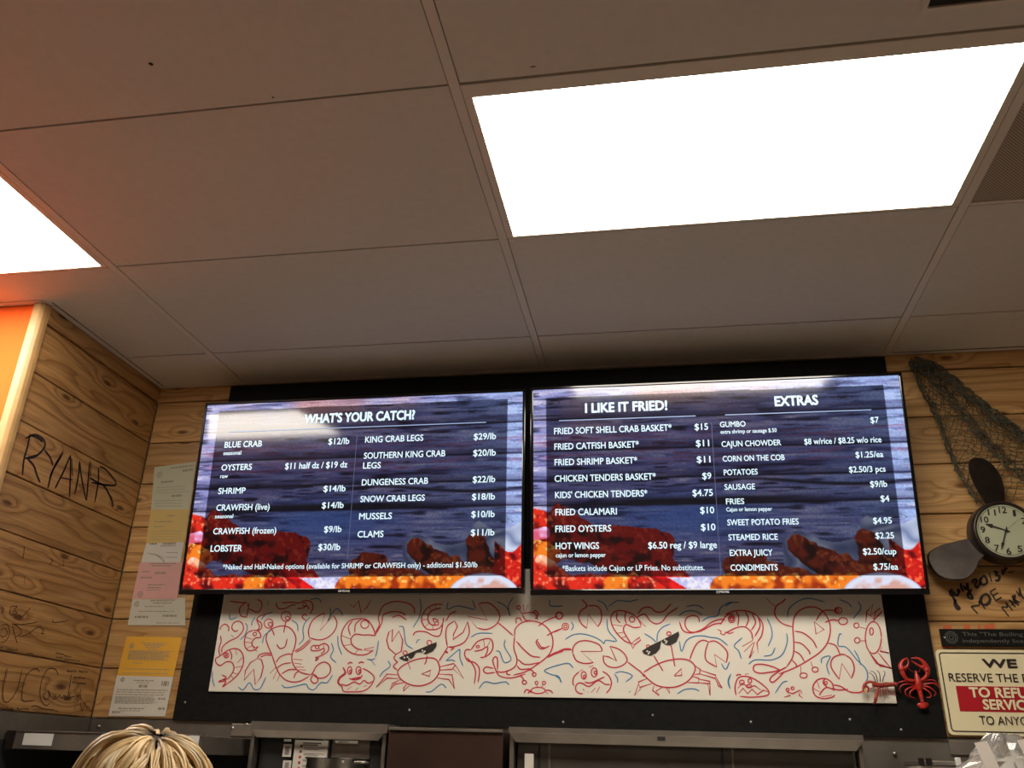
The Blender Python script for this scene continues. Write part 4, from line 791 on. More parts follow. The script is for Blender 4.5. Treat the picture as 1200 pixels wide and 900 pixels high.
def blade(pts, side):
    c2 = [cB(x, y, .245) for x, y in pts]; P = smooth_path([tuple(p) for p in c2], 3, True)[:-1]
    ctr = Vector(np.mean(np.array(P), 0)); n = len(P); V = []; F = []
    ax = (ctr-fc); ax.y = 0; ax.normalize(); sd = Vector((ax.z, 0, -ax.x))
    rings = [1, .96]
    for q, s in enumerate(rings):
        for p in P:
            p = Vector(p); d = p-ctr; pos = ctr+d*s; tw = d.dot(sd)*s*.35*side; V.append((pos.x, .245+tw-(0 if q == 0 else .004), pos.z))
    for j in range(len(rings)-1):
        for i in range(n): F.append((j*n+i, j*n+(i+1) % n, (j+1)*n+(i+1) % n, (j+1)*n+i))
    F.append(tuple((len(rings)-1)*n+i for i in range(n)))
    k = len(V)
    for p in P:
        p = Vector(p); d = p-ctr; V.append((p.x, .251+d.dot(sd)*.35*side, p.z))
    for i in range(n): F.append((i, (i+1) % n, k+(i+1) % n, k+i))
    F.append(tuple(k+i for i in range(n))[::-1])
    m = MB(); m.add(V, F, False); return m
bl = blade(blade1, 1).build('blade', M_bronze, ck); b2_ = blade(blade2, 1).build('blade', M_bronze, ck)
# third blade: the second one turned 120 degrees about the hub
mb3 = blade(blade2, 1); rot = Matrix.Rotation(math.radians(-118), 4, 'Y'); mb3.v = [tuple(rot @ (Vector(v)-Vector((fc.x, 0, fc.z)))+Vector((fc.x, 0, fc.z))) for v in mb3.v]
lo_ang = min((math.atan2(v[2]-fc.z, v[0]-fc.x) for v in mb3.v))
if sum(v[2] for v in mb3.v)/len(mb3.v) > fc.z: 
    mb3 = blade(blade2, 1); rot = Matrix.Rotation(math.radians(118), 4, 'Y'); mb3.v = [tuple(rot @ (Vector(v)-Vector((fc.x, 0, fc.z)))+Vector((fc.x, 0, fc.z))) for v in mb3.v]
mb3.build('blade', M_bronze, ck)

# ================================================================ fishing net
NYP = WB-.016
cN = lambda x, y: onY(1040+x/6, 410+y/6, NYP)
def lerp2(P, t):
    t = max(0, min(.9999, t))*(len(P)-1); i = int(t); f = t-i; return (P[i][0]*(1-f)+P[i+1][0]*f, P[i][1]*(1-f)+P[i+1][1]*f)
upE = [(190,85),(330,130),(480,250),(620,370),(780,490),(950,620),(1130,720),(1330,800)]
dnE = [(150,85),(200,200),(280,370),(350,500),(400,640),(460,800),(560,980),(700,1180)]
def inclock(p): return math.hypot(p[0]-fc.x, p[2]-fc.z) < R*1.16
m = MB(); NR, NC = 46, 20; G = {}
for i in range(NR+1):
    for j in range(NC+1):
        s = i/NR; q = (j/NC)**1.5; a = lerp2(upE, s); b = lerp2(dnE, s)
        x = a[0]*(1-q)+b[0]*q+random.uniform(-11, 11); y = a[1]*(1-q)+b[1]*q+random.uniform(-11, 11)
        p = cN(x, y); p.y = NYP+random.uniform(-.006, .010)-.012*(1-q); G[i, j] = p
for i in range(NR):
    for j in range(NC+1):
        for dj in (1, -1):
            if (i+j) % 2 == 0 and 0 <= j+dj <= NC:
                a, b = G[i, j], G[i+1, j+dj]; mid = (a+b)/2+Vector((random.uniform(-.003, .003), random.uniform(-.003, .003), random.uniform(-.006, 0)))
                if not inclock(mid): m.tube([a, mid, b], .0014, 3, False)
for (ed, cnt, sp) in ((upE, 20, 24), (dnE, 4, 14), ([(lerp2(upE, s/6)[0]*.55+lerp2(dnE, s/6)[0]*.45, lerp2(upE, s/6)[1]*.55+lerp2(dnE, s/6)[1]*.45) for s in range(7)], 10, 26)):
    for k in range(cnt):
        P = []; ph = random.random()*6
        for i in range(40):
            x, y = lerp2(ed, i/39); o = sp*math.sin(i*.9+ph+k); p = cN(x-o*.7+random.uniform(-5, 5), y+o+random.uniform(-5, 5)); p.y = NYP-.012+random.uniform(-.008, .006); P.append(tuple(p))
        P = [p for p in P if not inclock(p)]
        m.tube(P, .0017, 3, False)
for k in range(420):          # frayed ends and knots
    s = random.random(); q = random.choice((random.random()*.15, random.random(), 1)); a = lerp2(upE, s); b = lerp2(dnE, s)
    x = a[0]*(1-q)+b[0]*q; y = a[1]*(1-q)+b[1]*q; p = cN(x, y); d = Vector((random.uniform(-1, 1), random.uniform(-.4, .1), random.uniform(-1, 1)))*random.uniform(.008, .024)
    p.y = NYP-.008
    if not inclock(p): m.tube([p, p+d*.5+Vector((0, 0, .003)), p+d], .0009, 3, False)
o = m.build('fishing_net', M_net); tag(o, 'bunched green-brown fishing net hung on the planks above the clock', 'fishing net')

# ================================================================ lobster and crawfish ornaments
def pathL(pts, Y): return [onY(1000+x/10.909, 760+y/10.909, Y) for x, y in pts]
def limb(m, pts, r, Y, n=7, k=3, dy=0):
    P = pathL(pts, Y); P = [tuple(p) for p in P]; S = smooth_path(P, k); rr = [r[0]+(r[1]-r[0])*i/(len(S)-1) for i in range(len(S))]
    for i in range(len(S)): S[i] = np.array(S[i])+np.array([0, dy*math.sin(math.pi*i/(len(S)-1)), 0])
    m.tube(S, rr, n)
LY = BP-.016
lb = thing('lobster_ornament', 'bright red plastic lobster on the black board beside the cream sign', 'ornament', tuple(onY(1078, 800, BP)))
m = MB()
S = smooth_path([tuple(p) for p in pathL([(795,280),(802,320),(815,370),(828,430),(838,500),(845,530)], LY)], 4)
m.tube(S, [.001+.011*min(1, (i/(len(S)-1))*1.6)*(1-.25*(i/(len(S)-1))**3) for i in range(len(S))], 12)
m.build('carapace', M_lob, lb)
m = MB()
for i in range(7):
    a, b = pathL([(846+i*5.5, 525+i*24), (851+i*5.5, 551+i*24)], LY); m.tube([a, a.lerp(b, .5), b], [.0075-.0005*i, .0086-.0005*i, .0070-.0005*i], 10)
m.build('abdomen', M_lob, lb)
m = MB(); c = pathL([(880, 690)], LY)[0]
for q in (-62, -32, 0, 32, 62):
    d = Vector((math.sin(math.radians(q+8)), 0, -math.cos(math.radians(q+8))))
    m.tube([c, c+d*.007, c+d*.0145, c+d*.018], [.002, .004, .0052, .002], 8, flat=.4)
m.build('tail_fan', M_lob, lb)
for pts, pin in (([(790,415),(730,410),(680,395),(640,340),(622,290),(625,250)], ([(625,270),(605,220),(630,160),(690,118)], [(640,260),(690,225),(705,170),(690,125)])), ([(860,410),(900,390),(935,350),(945,300),(925,260)], ([(935,290),(940,250),(890,170),(820,125),(735,125)], [(900,240),(850,225),(790,190),(740,150)]))):
    m = MB(); limb(m, pts, (.0045, .008), LY-.004, dy=-.003); limb(m, pin[0], (.0105, .0014), LY-.006, 8, 4); limb(m, pin[1], (.006, .001), LY-.006, 8, 4)
    m.ball(pathL([pts[-2]], LY-.006)[0], .0072, 8, 6); m.ball(pathL([pts[2]], LY-.004)[0], .0055, 8, 6)
    m.build('claw', M_lob, lb)
for k, pts in enumerate(([(790,440),(700,425),(640,420),(570,440),(560,470)], [(790,465),(700,455),(620,470),(585,520),(610,560)], [(795,485),(720,500),(660,540),(670,590),(720,620)], [(800,505),(750,530),(715,570),(730,620),(790,635)],
            [(870,440),(940,410),(1010,405),(1060,440),(1085,490)], [(875,465),(950,450),(1030,450),(1095,500),(1108,550)], [(880,485),(950,490),(1000,520),(1050,570),(1030,610)], [(885,505),(930,530),(975,570),(985,620),(930,628)])):
    m = MB(); limb(m, pts, (.0028, .0014), LY+.002, 6, 3, -.006); m.build('leg', M_lob, lb)
m = MB(); limb(m, [(798,300),(760,295),(700,245),(705,150)], (.0008, .0004), LY-.008, 4); limb(m, [(812,300),(840,290),(850,240),(800,180)], (.0008, .0004), LY-.008, 4); m.build('antennae', M_lob, lb)

CYP = WBD-.02
cf = thing('crawfish_ornament', 'brownish red toy crawfish lying sideways left of the lobster ornament', 'ornament', tuple(onY(1038, 803, WBD)))
m = MB(); limb(m, [(545,455),(500,460),(450,462),(400,465),(330,470),(270,455),(245,450)], (.0052, .0085), CYP, 10, 4); m.build('body', M_lob2, cf)
m = MB()
for i in range(5): a, b = pathL([(560-i*32, 458), (532-i*32, 460)], CYP); m.tube([a, a.lerp(b, .5), b], [.0055, .0072, .0055], 8)
m.build('tail', M_lob2, cf)
m = MB(); limb(m, [(260,445),(220,425),(170,435),(140,470),(135,510)], (.0035, .0055), CYP-.003); limb(m, [(160,480),(190,500),(190,540),(175,565)], (.0045, .001), CYP-.003); limb(m, [(135,495),(125,530),(145,565)], (.0045, .001), CYP-.003); c_ = m.build('claw', M_lob2, cf)
m = MB(); limb(m, [(150,515),(152,545),(158,575)], (.0042, .002), CYP-.004); m.build('claw_tip', M_lobtip, c_)
m = MB(); limb(m, [(330,490),(310,540),(300,590),(285,640)], (.0028, .005), CYP-.004); limb(m, [(285,630),(275,670),(255,705)], (.0055, .0012), CYP-.004); limb(m, [(295,640),(290,680),(262,712)], (.0035, .001), CYP-.004); m.build('claw', M_lob2, cf)
for k, pts in enumerate(([(285,430),(265,370),(235,325),(195,308)], [(310,430),(295,350),(260,300),(220,288)], [(345,425),(340,350),(325,300),(298,278)], [(375,425),(385,370),(405,320),(385,280)])):
    m = MB(); limb(m, pts, (.0016, .0007), CYP-.002, 5); m.build('leg', M_bronze, cf)
for pts in ([(300,480),(250,500),(215,510),(230,525)], [(350,490),(340,560),(350,620)], [(380,490),(380,570),(395,640)], [(410,490),(415,560),(400,620)], [(430,490),(470,570),(560,600)]):
    m = MB(); limb(m, pts, (.0018, .0007), CYP-.002, 5); m.build('leg', M_lob2, cf)

# ================================================================ steel equipment under the boards
def fr(px, py, Y): return onY(px, py, Y)
st = thing('steel_wall_panel', 'dull steel splashback below the pine planks and black board', 'wall panel', (0, WB, 0))
box('back_sheet', (XL+.006, WB-.004, .95), (2.6, WB+.0185, H-1.2565), M_dsteel, st)
box('left_sheet', (XL-.0175, -.40, .95), (XL+.004, WB-.0045, H-1.2565), M_dsteel, st)
box('lower_shade_sheet', (XL+.0065, WB-.0065, .95), (2.6, WB-.0042, H-1.345), M_dark, st)  # near-black sheet gives the shade under the box as colour
box('lower_shade_sheet', (XL+.0041, -.40, .95), (XL+.006, WB-.007, H-1.335), M_dark, st)
box('top_strip', (-1.05, WB-.010, H-1.300), (-.905, WB-.0045, H-1.262), M_steel, st, .001)
box('top_strip', (1.215, WB-.010, H-1.300), (2.0, WB-.0045, H-1.262), M_steel, st, .001)
for px, py in ((272, 853), (289, 849), (1049, 883), (101, 844), (115, 851)):
    c = onY(px, py, WB-.012); MB().tube([c+Vector((0, .006, 0)), c], .0055, 8).build('bolt', M_screw, st)
# steel shelf the small things stand on
shf = thing('steel_shelf', 'long steel shelf along the back wall under the hoods', 'shelf', (0, 0, H-1.55))
box('shelf_top', (-1.50, -.30, H-1.556), (2.0, WB-.013, H-1.53), M_steel, shf, .002)
for x in (-1.2, -.3, .6, 1.5): MB().prism([(x, WB-.013, H-1.557), (x, -.25, H-1.557), (x, WB-.013, H-1.72)], (.02, 0, 0)).build('bracket', M_steel, shf)
# light housing at the left
Yh = -.12
a = fr(36, 857, Yh); b = fr(232, 880, Yh); lx0 = XL+.012; lz1 = fr(60, 857.5, Yh).z; lz0 = fr(60, 879, Yh).z
hs = thing('steel_box', 'long dark steel box with white label at the lower left corner', 'equipment box', (lx0, Yh, lz0))
box('housing', (lx0+.02, Yh, lz0), (fr(236, 870, Yh).x, WB-.014, lz1), M_dsteel, hs, .002)
box('bright_lip', (lx0+.03, Yh-.003, lz1-.001), (fr(236, 870, Yh).x, Yh+.02, lz1+.0025), M_steel, hs)
box('end_cap', (lx0+.0, Yh-.003, lz0-.002), (lx0+.03, WB-.014, lz1+.001), M_bronze, hs, .002)
a = fr(29, 859, Yh-.001); b = fr(60, 874, Yh-.001)
M_lab = mat('white_label', (.62, .62, .6), .5)
l_ = box('label_sticker', (max(a.x, lx0+.034), Yh-.0012, b.z), (b.x, Yh-.0002, a.z), M_lab, hs)
box('white_end_plate', (fr(222, 865, Yh).x, Yh-.005, fr(222, 878, Yh).z), (fr(234, 865, Yh).x, Yh-.0005, fr(222, 862, Yh).z), M_lab, hs)
# hoods with chamfered corners
def hood(label, xa, xb, top, lip, bot, Y, inner, nm='steel_hood'):
    A = fr(xa, top, Y); B = fr(xb, top, Y)
    zt = H-1.258; zl = fr((xa+xb)/2, lip, Y).z; zb = fr((xa+xb)/2, bot, Y).z
    t = thing(nm, label, 'hood', ((A.x+B.x)/2, Y, zb))
    c = (zt-zb)*.55
    MB().prism([(A.x, Y+.015, zt), (B.x, Y+.015, zt), (B.x, Y+.015, zl), (A.x, Y+.015, zl)], (0, WB-.03-Y, 0)).build('top_band', M_dsteel, t)
    V = [(A.x+.004, Y, zl), (B.x-.004, Y, zl), (B.x-c, Y+.010, zb), (A.x+c, Y+.010, zb)]
    MB().prism(V, (0, .012, 0)).build('sloped_lip', M_steel, t, .0015)
    MB().box((A.x+c, Y+.05, H-1.525), (B.x-c, WB-.02, zb)).build('opening_shade_block', M_dark if inner == 'dark' else M_open, t)  # solid block; its dark colour stands for the shade inside the hood
    for x in (A.x+.004, B.x-.016): MB().box((x, Y+.02, H-1.527), (x+.012, WB-.02, zl)).build('side_panel', M_dsteel, t, .001)
    return t, A, B, zb
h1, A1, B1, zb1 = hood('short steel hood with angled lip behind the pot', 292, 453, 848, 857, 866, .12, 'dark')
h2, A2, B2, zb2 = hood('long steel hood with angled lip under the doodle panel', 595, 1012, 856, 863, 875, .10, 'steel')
c = fr(775, 866, .10); box('slot', (c.x-.011, .093, c.z-.005), (c.x+.011, .104, c.z+.005), M_dark, h2)
# dark brown cabinet between the hoods
a = fr(456, 853, .13); b = fr(590, 853, .13)
bc = thing('brown_cabinet', 'dark brown metal cabinet panel between the two steel hoods', 'cabinet', ((a.x+b.x)/2, .13, H-1.53))
box('body', (a.x, .13, H-1.5295), (b.x, WB-.014, fr(520, 857, .13).z), M_brown, bc, .002)
box('top_lip', (a.x, .122, fr(520, 857, .13).z), (b.x, WB-.014, fr(520, 853.5, .13).z), M_dsteel, bc, .001)
for px in (590, 452):
    pass
# inner fittings of the left hood
Yi = .165
box('glass_door', (fr(390, 870, .168).x, .166, H-1.52), (fr(434, 870, .168).x, .169, zb1), M_dsteel, h1)
box('door_post', (fr(379, 870, .165).x, .160, H-1.52), (fr(386, 870, .165).x, .169, zb1), M_steel, h1)
def flat_notice(name, label, cat, x0, y0, x1, y1, Y, lines, color=(.6, .57, .5)):
    a = fr(x0, y0, Y); b = fr(x1, y1, Y)
    o = MB().box((a.x, Y, b.z), (b.x, Y+.0012, a.z)).build(name, paper_mat('paper', color), None, 0, (a.x, Y, b.z)); tag(o, label, cat)
    m = MB()
    for (s0, s1, t, hh) in lines: m.box((a.x+(b.x-a.x)*s0, Y-.0004, a.z+(b.z-a.z)*(t+hh)), (a.x+(b.x-a.x)*s1, Y+.0003, a.z+(b.z-a.z)*t))
    if lines: tag(m.build('fine_print', M_ink, o), kind='stuff')
    return o
Yn = .158
o = flat_notice('paper_notice', 'white instruction sheet with coloured dots behind the pot', 'notice', 346, 867, 379, 925, Yn, [(.25, .8, .05, .025), (.25, .7, .09, .02)]+[(.3, .9, .16+i*.12, .012) for i in range(7)]+[(.3, .75, .19+i*.12, .01) for i in range(7)])
for i, cc in enumerate(((.08, .04, .02), (.2, .05, .03), (.6, .03, .03), (.5, .03, .03), (.6, .05, .03))):
    p = fr(353-i*.8, 874+i*6.5, Yn-.001); MB().tube([p+Vector((0, .0008, 0)), p], .0042, 10).build('coloured_dot', mat('dot', cc, .5), o)
for k, (y0, y1) in enumerate(((866, 869), (872, 887), (891, 905))):
    o = flat_notice('barcode_label', ('topmost sliver of white label', 'white barcode label second from the top', 'lowest white barcode label at the frame edge')[k]+' left of the instruction sheet', 'label', 333-k*.5, y0, 341-k*.5, y1, Yn, [] if k == 0 else [(.25+.09*i, .29+.09*i, .15, .7) for i in range(6)])
    tag(o, group='barcode labels on the hood')
flat_notice('narrow_label', 'narrow white label on the glass door behind the pot', 'label', 393, 867.5, 419, 871.5, Yn, [(.1, .6, .4, .2)])
# white fitting in the right hood
wf = flat_notice('white_tag', 'small white tag hanging at the left end of the long hood', 'tag', 615, 883, 625, 912, .13, [])
# panes seams of the long hood
for px in (632, 644, 846, 858, 1000):
    p = fr(px, 880, .149); MB().box((p.x-.003, .1455, H-1.523), (p.x+.003, .151, zb2-.001)).build('seam_strip', M_dark if px in (632, 846) else M_dsteel, h2)
# pot
pc = fr(397, 888, -.07); pr = .092
pt = thing('cooking_pot', 'round steel pot with rolled rim on the shelf under the short hood', 'pot', (pc.x, -.07, H-1.53))
prof = [(0, 0), (pr*.93, 0), (pr*.97, .01), (pr*.97, pc.z-(H-1.53)-.006), (pr*1.03, pc.z-(H-1.53)-.003), (pr*1.03, pc.z-(H-1.53)), (pr*.95, pc.z-(H-1.53)), (pr*.93, .012), (0, .012)]
V = []; F = []; n = 36
for r, z in prof:
    for i in range(n): a = 2*math.pi*i/n; V.append((pc.x+r*math.cos(a), -.07+r*math.sin(a), H-1.53+z))
for j in range(len(prof)-1):
    for i in range(n): F.append((j*n+i, j*n+(i+1) % n, (j+1)*n+(i+1) % n, (j+1)*n+i))
m = MB(); m.add(V, F, True); m.build('vessel', mat('pot_steel', (.09, .085, .075), .22, .9), pt)
m = MB(); hz = pc.z-.012; m.tube(smooth_path([(pc.x+.07, -.128, hz), (pc.x+.085, -.15, hz+.002), (pc.x+.105, -.14, hz+.002), (pc.x+.1, -.105, hz)], 4), .004, 6); m.build('handle', M_steel, pt)
for q in ((.045, -.152), (.075, -.137)): MB().ball((pc.x+q[0], -.07+q[1]+.065, pc.z-.01), .004, 8, 6).build('rivet', M_screw, pt)
# white clip box
Yc = .02
a = fr(1078, 889, Yc); b = fr(1172, 889, Yc)
wx = thing('clip_box', 'white plastic container with clips at the bottom right', 'container', ((a.x+b.x)/2, Yc, H-1.53))
box('tub', (a.x, Yc, H-1.5295), (b.x+.05, Yc+.16, a.z-.016), mat('tub_white', (.62, .58, .52), .4), wx, .004)
box('rim', (a.x-.004, Yc-.005, a.z-.016), (b.x+.054, Yc+.165, a.z-.004), M_steel, wx, .002)
for px in (1079, 1088, 1122):
    p = fr(px, 891, Yc-.006); MB().box((p.x-.007, Yc-.014, p.z-.014), (p.x+.007, Yc-.0055, p.z+.007)).build('clip', M_bronze if px < 1100 else M_lab, wx, .002)
# clear plastic bag
m_, t_, b_ = nt('clear_film'); b_.inputs['Base Color'].default_value = (.95, .93, .9, 1); b_.inputs['Roughness'].default_value = .12; b_.inputs['Transmission Weight'].default_value = .85; b_.inputs['IOR'].default_value = 1.15
b_.inputs['Coat Weight'].default_value = 1; b_.inputs['Coat Roughness'].default_value = .08; M_film = m_
bg = thing('plastic_bag', 'crumpled clear plastic bag with white straps under the cream sign', 'plastic bag', (1.42, -.12, H-1.53))
n, k = 30, 16; V = []; F = []; rg = np.random.default_rng(3)
bt = fr(1172, 864, -.12); ht = bt.z-(H-1.53)
for j in range(k+1):
    t = j/k
    for i in range(n):
        a = 2*math.pi*i/n; r = .125*(math.sin(math.pi*min(1, t*.62+.28))**.7)*(1-.45*max(0, t-.7)/.3)
        r *= 1+.16*math.sin(a*5+t*7)+.10*math.sin(a*9-t*13)+rg.uniform(-.05, .05)
        V.append((bt.x+.02+r*1.0*math.cos(a)-.012*t, -.12+r*.7*math.sin(a), H-1.523+ht*t+rg.uniform(-.004, .004)))
for j in range(k):
    for i in range(n): F.append((j*n+i, j*n+(i+1) % n, (j+1)*n+(i+1) % n, (j+1)*n+i))
m = MB(); m.add(V, F, False); o = m.build('film', M_film, bg); 
for (p, q) in (((1142, 872), (1158, 905)), ((1192, 869), (1204, 890))):
    A_, B_ = fr(*p, -.205), fr(*q, -.205); d = .020
    MB().prism([A_+Vector((0, 0, .003)), A_+Vector((d*1.5, 0, .008)), B_+Vector((d*1.5, 0, 0)), B_+Vector((0, 0, -.004))], (0, .002, 0)).build('white_strap', mat('strap', (.75, .68, .62), .5), bg)

# ================================================================ person seen from behind
def mesh_of(o):
    dg = bpy.context.evaluated_depsgraph_get(); me = bpy.data.meshes.new_from_object(o.evaluated_get(dg)); return me
def skin(name, V, E, Rr, root, sub=2):
    me = bpy.data.meshes.new(name); me.from_pydata(V, E, []); o = bpy.data.objects.new(name, me); COL.objects.link(o)
    md = o.modifiers.new('skin', 'SKIN'); md.use_smooth_shade = True
    sv = me.skin_vertices[0].data if me.skin_vertices else None
    if sv is None:
        bm = bmesh.new(); bm.from_mesh(me); bm.verts.layers.skin.verify(); bm.to_mesh(me); bm.free(); sv = me.skin_vertices[0].data
    for i, r in enumerate(Rr): sv[i].radius = r if hasattr(r, '__len__') else (r, r); sv[i].use_root = (i == root)
    if sub: s = o.modifiers.new('sub', 'SUBSURF'); s.levels = sub; s.render_levels = sub
    return o
hc = onY(172, 905, -1.43); PX, PY = -.312, -1.43
top = H-1.329; S = top/1.62
person_z = lambda h: h*S
base = Vector((PX, PY, 0))
def P3(x, y, z): return (PX+x, PY+y, z*S)
V = [P3(0, 0, .90), P3(0, .01, 1.05), P3(0, .0, 1.22), P3(0, -.01, 1.34), P3(0, 0, 1.40), P3(0, .015, 1.46)]
E = [(0, 1), (1, 2), (2, 3), (3, 4), (4, 5)]; Rr = [(.145, .11), (.125, .095), (.145, .10), (.11, .075), (.052, .052), (.05, .052)]
def add(p, r, par): V.append(p); Rr.append(r); E.append((par, len(V)-1)); return len(V)-1
for s in (-1, 1):
    a = add(P3(s*.155, -.005, 1.31), .055, 3); a = add(P3(s*.20, 0, 1.18), .043, a); el = a = add(P3(s*.225, .01, 1.03), .036, a); a = add(P3(s*.235, .06, .90), .030, a); a = add(P3(s*.235, .10, .80), .024, a)
    h = add(P3(s*.235, .115, .75), (.022, .034), a)
    for q, (dy, L) in enumerate(((-.024, .055), (-.008, .068), (.008, .074), (.024, .068))):
        b = add(P3(s*.235, .125+dy, .715), .0095, h); b = add(P3(s*.230, .130+dy, .715-L*.5), .0088, b); add(P3(s*.222, .134+dy, .715-L), .0075, b)
    b = add(P3(s*.222, .150, .755), .011, h); b = add(P3(s*.212, .165, .735), .010, b); add(P3(s*.205, .172, .71), .0085, b)
    a = add(P3(s*.085, 0, .84), (.085, .09), 0); a = add(P3(s*.09, .0, .66), .072, a); a = add(P3(s*.09, .01, .46), .052, a); a = add(P3(s*.09, -.01, .32), .05, a); a = add(P3(s*.09, -.01, .09), .032, a); a = add(P3(s*.09, .03, .05), .035, a); add(P3(s*.095, .13, .035), .03, a)
sk = skin('sk', V, E, Rr, 0, 2); parts = [mesh_of(sk)]; bpy.data.objects.remove(sk)
hz_ = 1.485*S+.025; HC = Vector((PX, PY+.015, top-.125))
hd = MB(); hd.ball(HC+Vector((0, -.008, .012)), (.072, .09, .100), 24, 16); hd.ball(HC+Vector((0, .035, -.045)), (.052, .052, .062), 20, 12)
hd.ball(HC+Vector((0, .098, -.022)), (.011, .016, .020), 10, 8); hd.ball(HC+Vector((0, .086, -.058)), (.024, .010, .009), 10, 8); hd.ball(HC+Vector((0, .075, -.095)), (.022, .018, .016), 10, 8)
for s in (-1, 1): hd.ball(HC+Vector((s*.074, 0, -.02)), (.009, .017, .030), 10, 8); hd.ball(HC+Vector((s*.032, .074, .012)), (.02, .012, .008), 10, 8)
hm = bpy.data.meshes.new('h'); hm.from_pydata(hd.v, [], hd.f); parts.append(hm)
bm = bmesh.new()
for p in parts: bm.from_mesh(p)
me = bpy.data.meshes.new('person_raw'); bm.to_mesh(me); bm.free(); raw = bpy.data.objects.new('raw', me); COL.objects.link(raw)
rm = raw.modifiers.new('remesh', 'REMESH'); rm.mode = 'VOXEL'; rm.voxel_size = .0065; rm.use_smooth_shade = True
sm = raw.modifiers.new('smooth', 'SMOOTH'); sm.iterations = 3; sm.factor = .5
bodyme = mesh_of(raw); bpy.data.objects.remove(raw)
M_skin = mat('skin', (.55, .30, .19), .55); M_shirt = mat('shirt', (.02, .02, .025), .85, noise=.2, scale=60); M_pants = mat('trousers', (.03, .035, .06), .85, noise=.2, scale=60); M_shoe = mat('shoe', (.02, .02, .02), .5)
pr_ = thing('person', 'person with short blonde hair and dark roots standing at the lower left', 'person', (PX, PY, 0))
bodyme.transform(Matrix.Translation(-Vector((PX, PY, 0)))); bodyme.materials.clear(); bodyme.materials.append(M_skin)
for p in bodyme.polygons: p.use_smooth = True
bo = bpy.data.objects.new('body', bodyme); bo.location = (PX, PY, 0); link(bo, pr_)
def cloth(name, mt, zlo, zhi, cond, off):
    bm = bmesh.new(); bm.from_mesh(bodyme)
    dele = [f for f in bm.faces if not cond(f.calc_center_median())]
    bmesh.ops.delete(bm, geom=dele, context='FACES'); bm.normal_update()
    for v in bm.verts: v.co += v.normal*off
    me = bpy.data.meshes.new(name); bm.to_mesh(me); bm.free(); me.materials.clear(); me.materials.append(mt); o = bpy.data.objects.new(name, me); o.location = (PX, PY, 0); link(o, pr_)
    s = o.modifiers.new('solid', 'SOLIDIFY'); s.thickness = .003; s.offset = 1; return o
cloth('shirt', M_shirt, 0, 0, lambda c: (c.z > .86*S and c.z < 1.395*S and abs(c.x) < .17) or (abs(c.x) >= .17 and c.z > 1.08*S and c.z < 1.395*S), .007)
cloth('trousers', M_pants, 0, 0, lambda c: c.z < .90*S and c.z > .10*S and abs(c.x) < .187, .005)
cloth('shoes', M_shoe, 0, 0, lambda c: c.z <= .10*S and abs(c.x) < .187, .006)
# eyes on the face, hidden from this side
m = MB()
for s in (-1, 1): m.ball(HC+Vector((s*.031, .080, .0)), .011, 10, 8)
m.build('eyes', mat('eye_white', (.7, .68, .65), .3), pr_)
# hair: a dark under-cap and blonde strands running down from the crown at the back
m = MB(); m.ball(HC+Vector((0, -.012, .016)), (.080, .096, .104), 28, 18)
capme = m
keep = [i for i, f in enumerate(m.f) if not all((Vector(m.v[j])-HC).y > .052 and (Vector(m.v[j])-HC).z < .05 for j in f) and not all((Vector(m.v[j])-HC).z < -.075 for j in f)]
m.f = [m.f[i] for i in keep]; m.sm = [True]*len(m.f); m.build('hair_undercap', mat('dark_hair', (.035, .02, .012), .6), pr_)
def hair_mat():
    m, t, b = nt('blonde_hair'); a = t.nodes.new('ShaderNodeVertexColor'); a.layer_name = 'tone'
    t.links.new(a.outputs['Color'], b.inputs['Base Color']); b.inputs['Roughness'].default_value = .38; return m
crown = Vector((.018, -.012, .10)).normalized()
t1 = crown.cross(Vector((1, 0, 0))).normalized(); t2 = crown.cross(t1).normalized()
hm_ = MB(); tones = []
NCL = 78
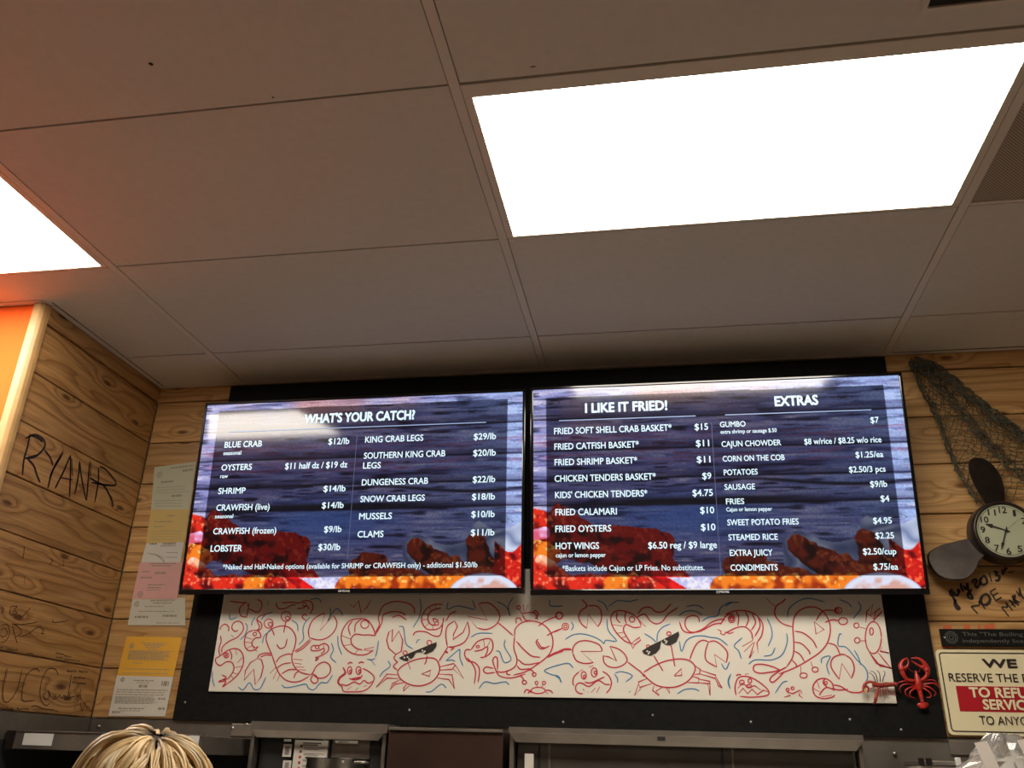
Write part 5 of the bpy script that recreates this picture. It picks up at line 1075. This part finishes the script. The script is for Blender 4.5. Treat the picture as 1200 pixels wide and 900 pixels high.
for k in range(NCL):
    ph0 = 2*math.pi*(k*.618034 % 1)+random.uniform(-.05, .05); sw0 = random.uniform(-.2, .3)
    st0 = random.choice((random.uniform(.10, .22), random.uniform(.15, .6), random.uniform(.4, .9))); lf0 = random.uniform(.005, .024); L0 = random.uniform(1.0, 1.7); tone0 = random.random()
    wob0 = random.uniform(-.28, .28)
    for q in range(random.randint(8, 13)):
        ph = ph0+random.gauss(0, .055); start = st0+random.uniform(-.05, .08); L = L0*random.uniform(.9, 1.06); lift = lf0*random.uniform(.75, 1.15); tone = min(1, max(0, tone0+random.uniform(-.25, .25)))
        base_c = np.array((.86, .63, .33))*(.55+.6*tone)+np.array((.06, .05, .03))*random.random()
        P = []; rr = []; n = 12; w0 = random.uniform(.0010, .0026); pinch = random.uniform(.4, .8)
        for i in range(n):
            t = i/(n-1); th = start+L*t; a = ph0+(ph-ph0)*(1+1.2*t-2*pinch*t*t)+sw0*t+wob0*math.sin(t*3.6)
            d = crown*math.cos(th)+(t1*math.cos(a)+t2*math.sin(a))*math.sin(th)
            rad = 1/math.sqrt((d.x/.078)**2+(d.y/.094)**2+(d.z/.102)**2)
            p = HC+Vector((0, -.012, .016))+d*(rad+lift*math.sin(min(1, t*2.0+.1)*math.pi/2)*(1-.35*t)+.001)
            if d.z < -.1: p.z -= .012*t
            P.append(p); rr.append(w0*(.6+.8*math.sin(math.pi*min(1, t*.8+.15)))*(1 if i < n-1 else .3))
        dirend = (P[-1]-HC)
        if dirend.y > .055 and dirend.z < .03: continue
        hm_.tube(P, rr, 5, False)
        for i in range(n):
            t = i/(n-1); rootm = max(0, 1-t*L/.22)*(.95 if tone0 < .8 else .3) if st0 < .5 else 0
            c = base_c*(1-rootm)+np.array((.04, .024, .014))*rootm
            tones += [tuple(c)+(1,)]*5
ho = hm_.build('hair', hair_mat(), pr_)
ca = ho.data.color_attributes.new('tone', 'FLOAT_COLOR', 'POINT'); ca.data.foreach_set('color', np.array(tones, np.float32).reshape(-1))
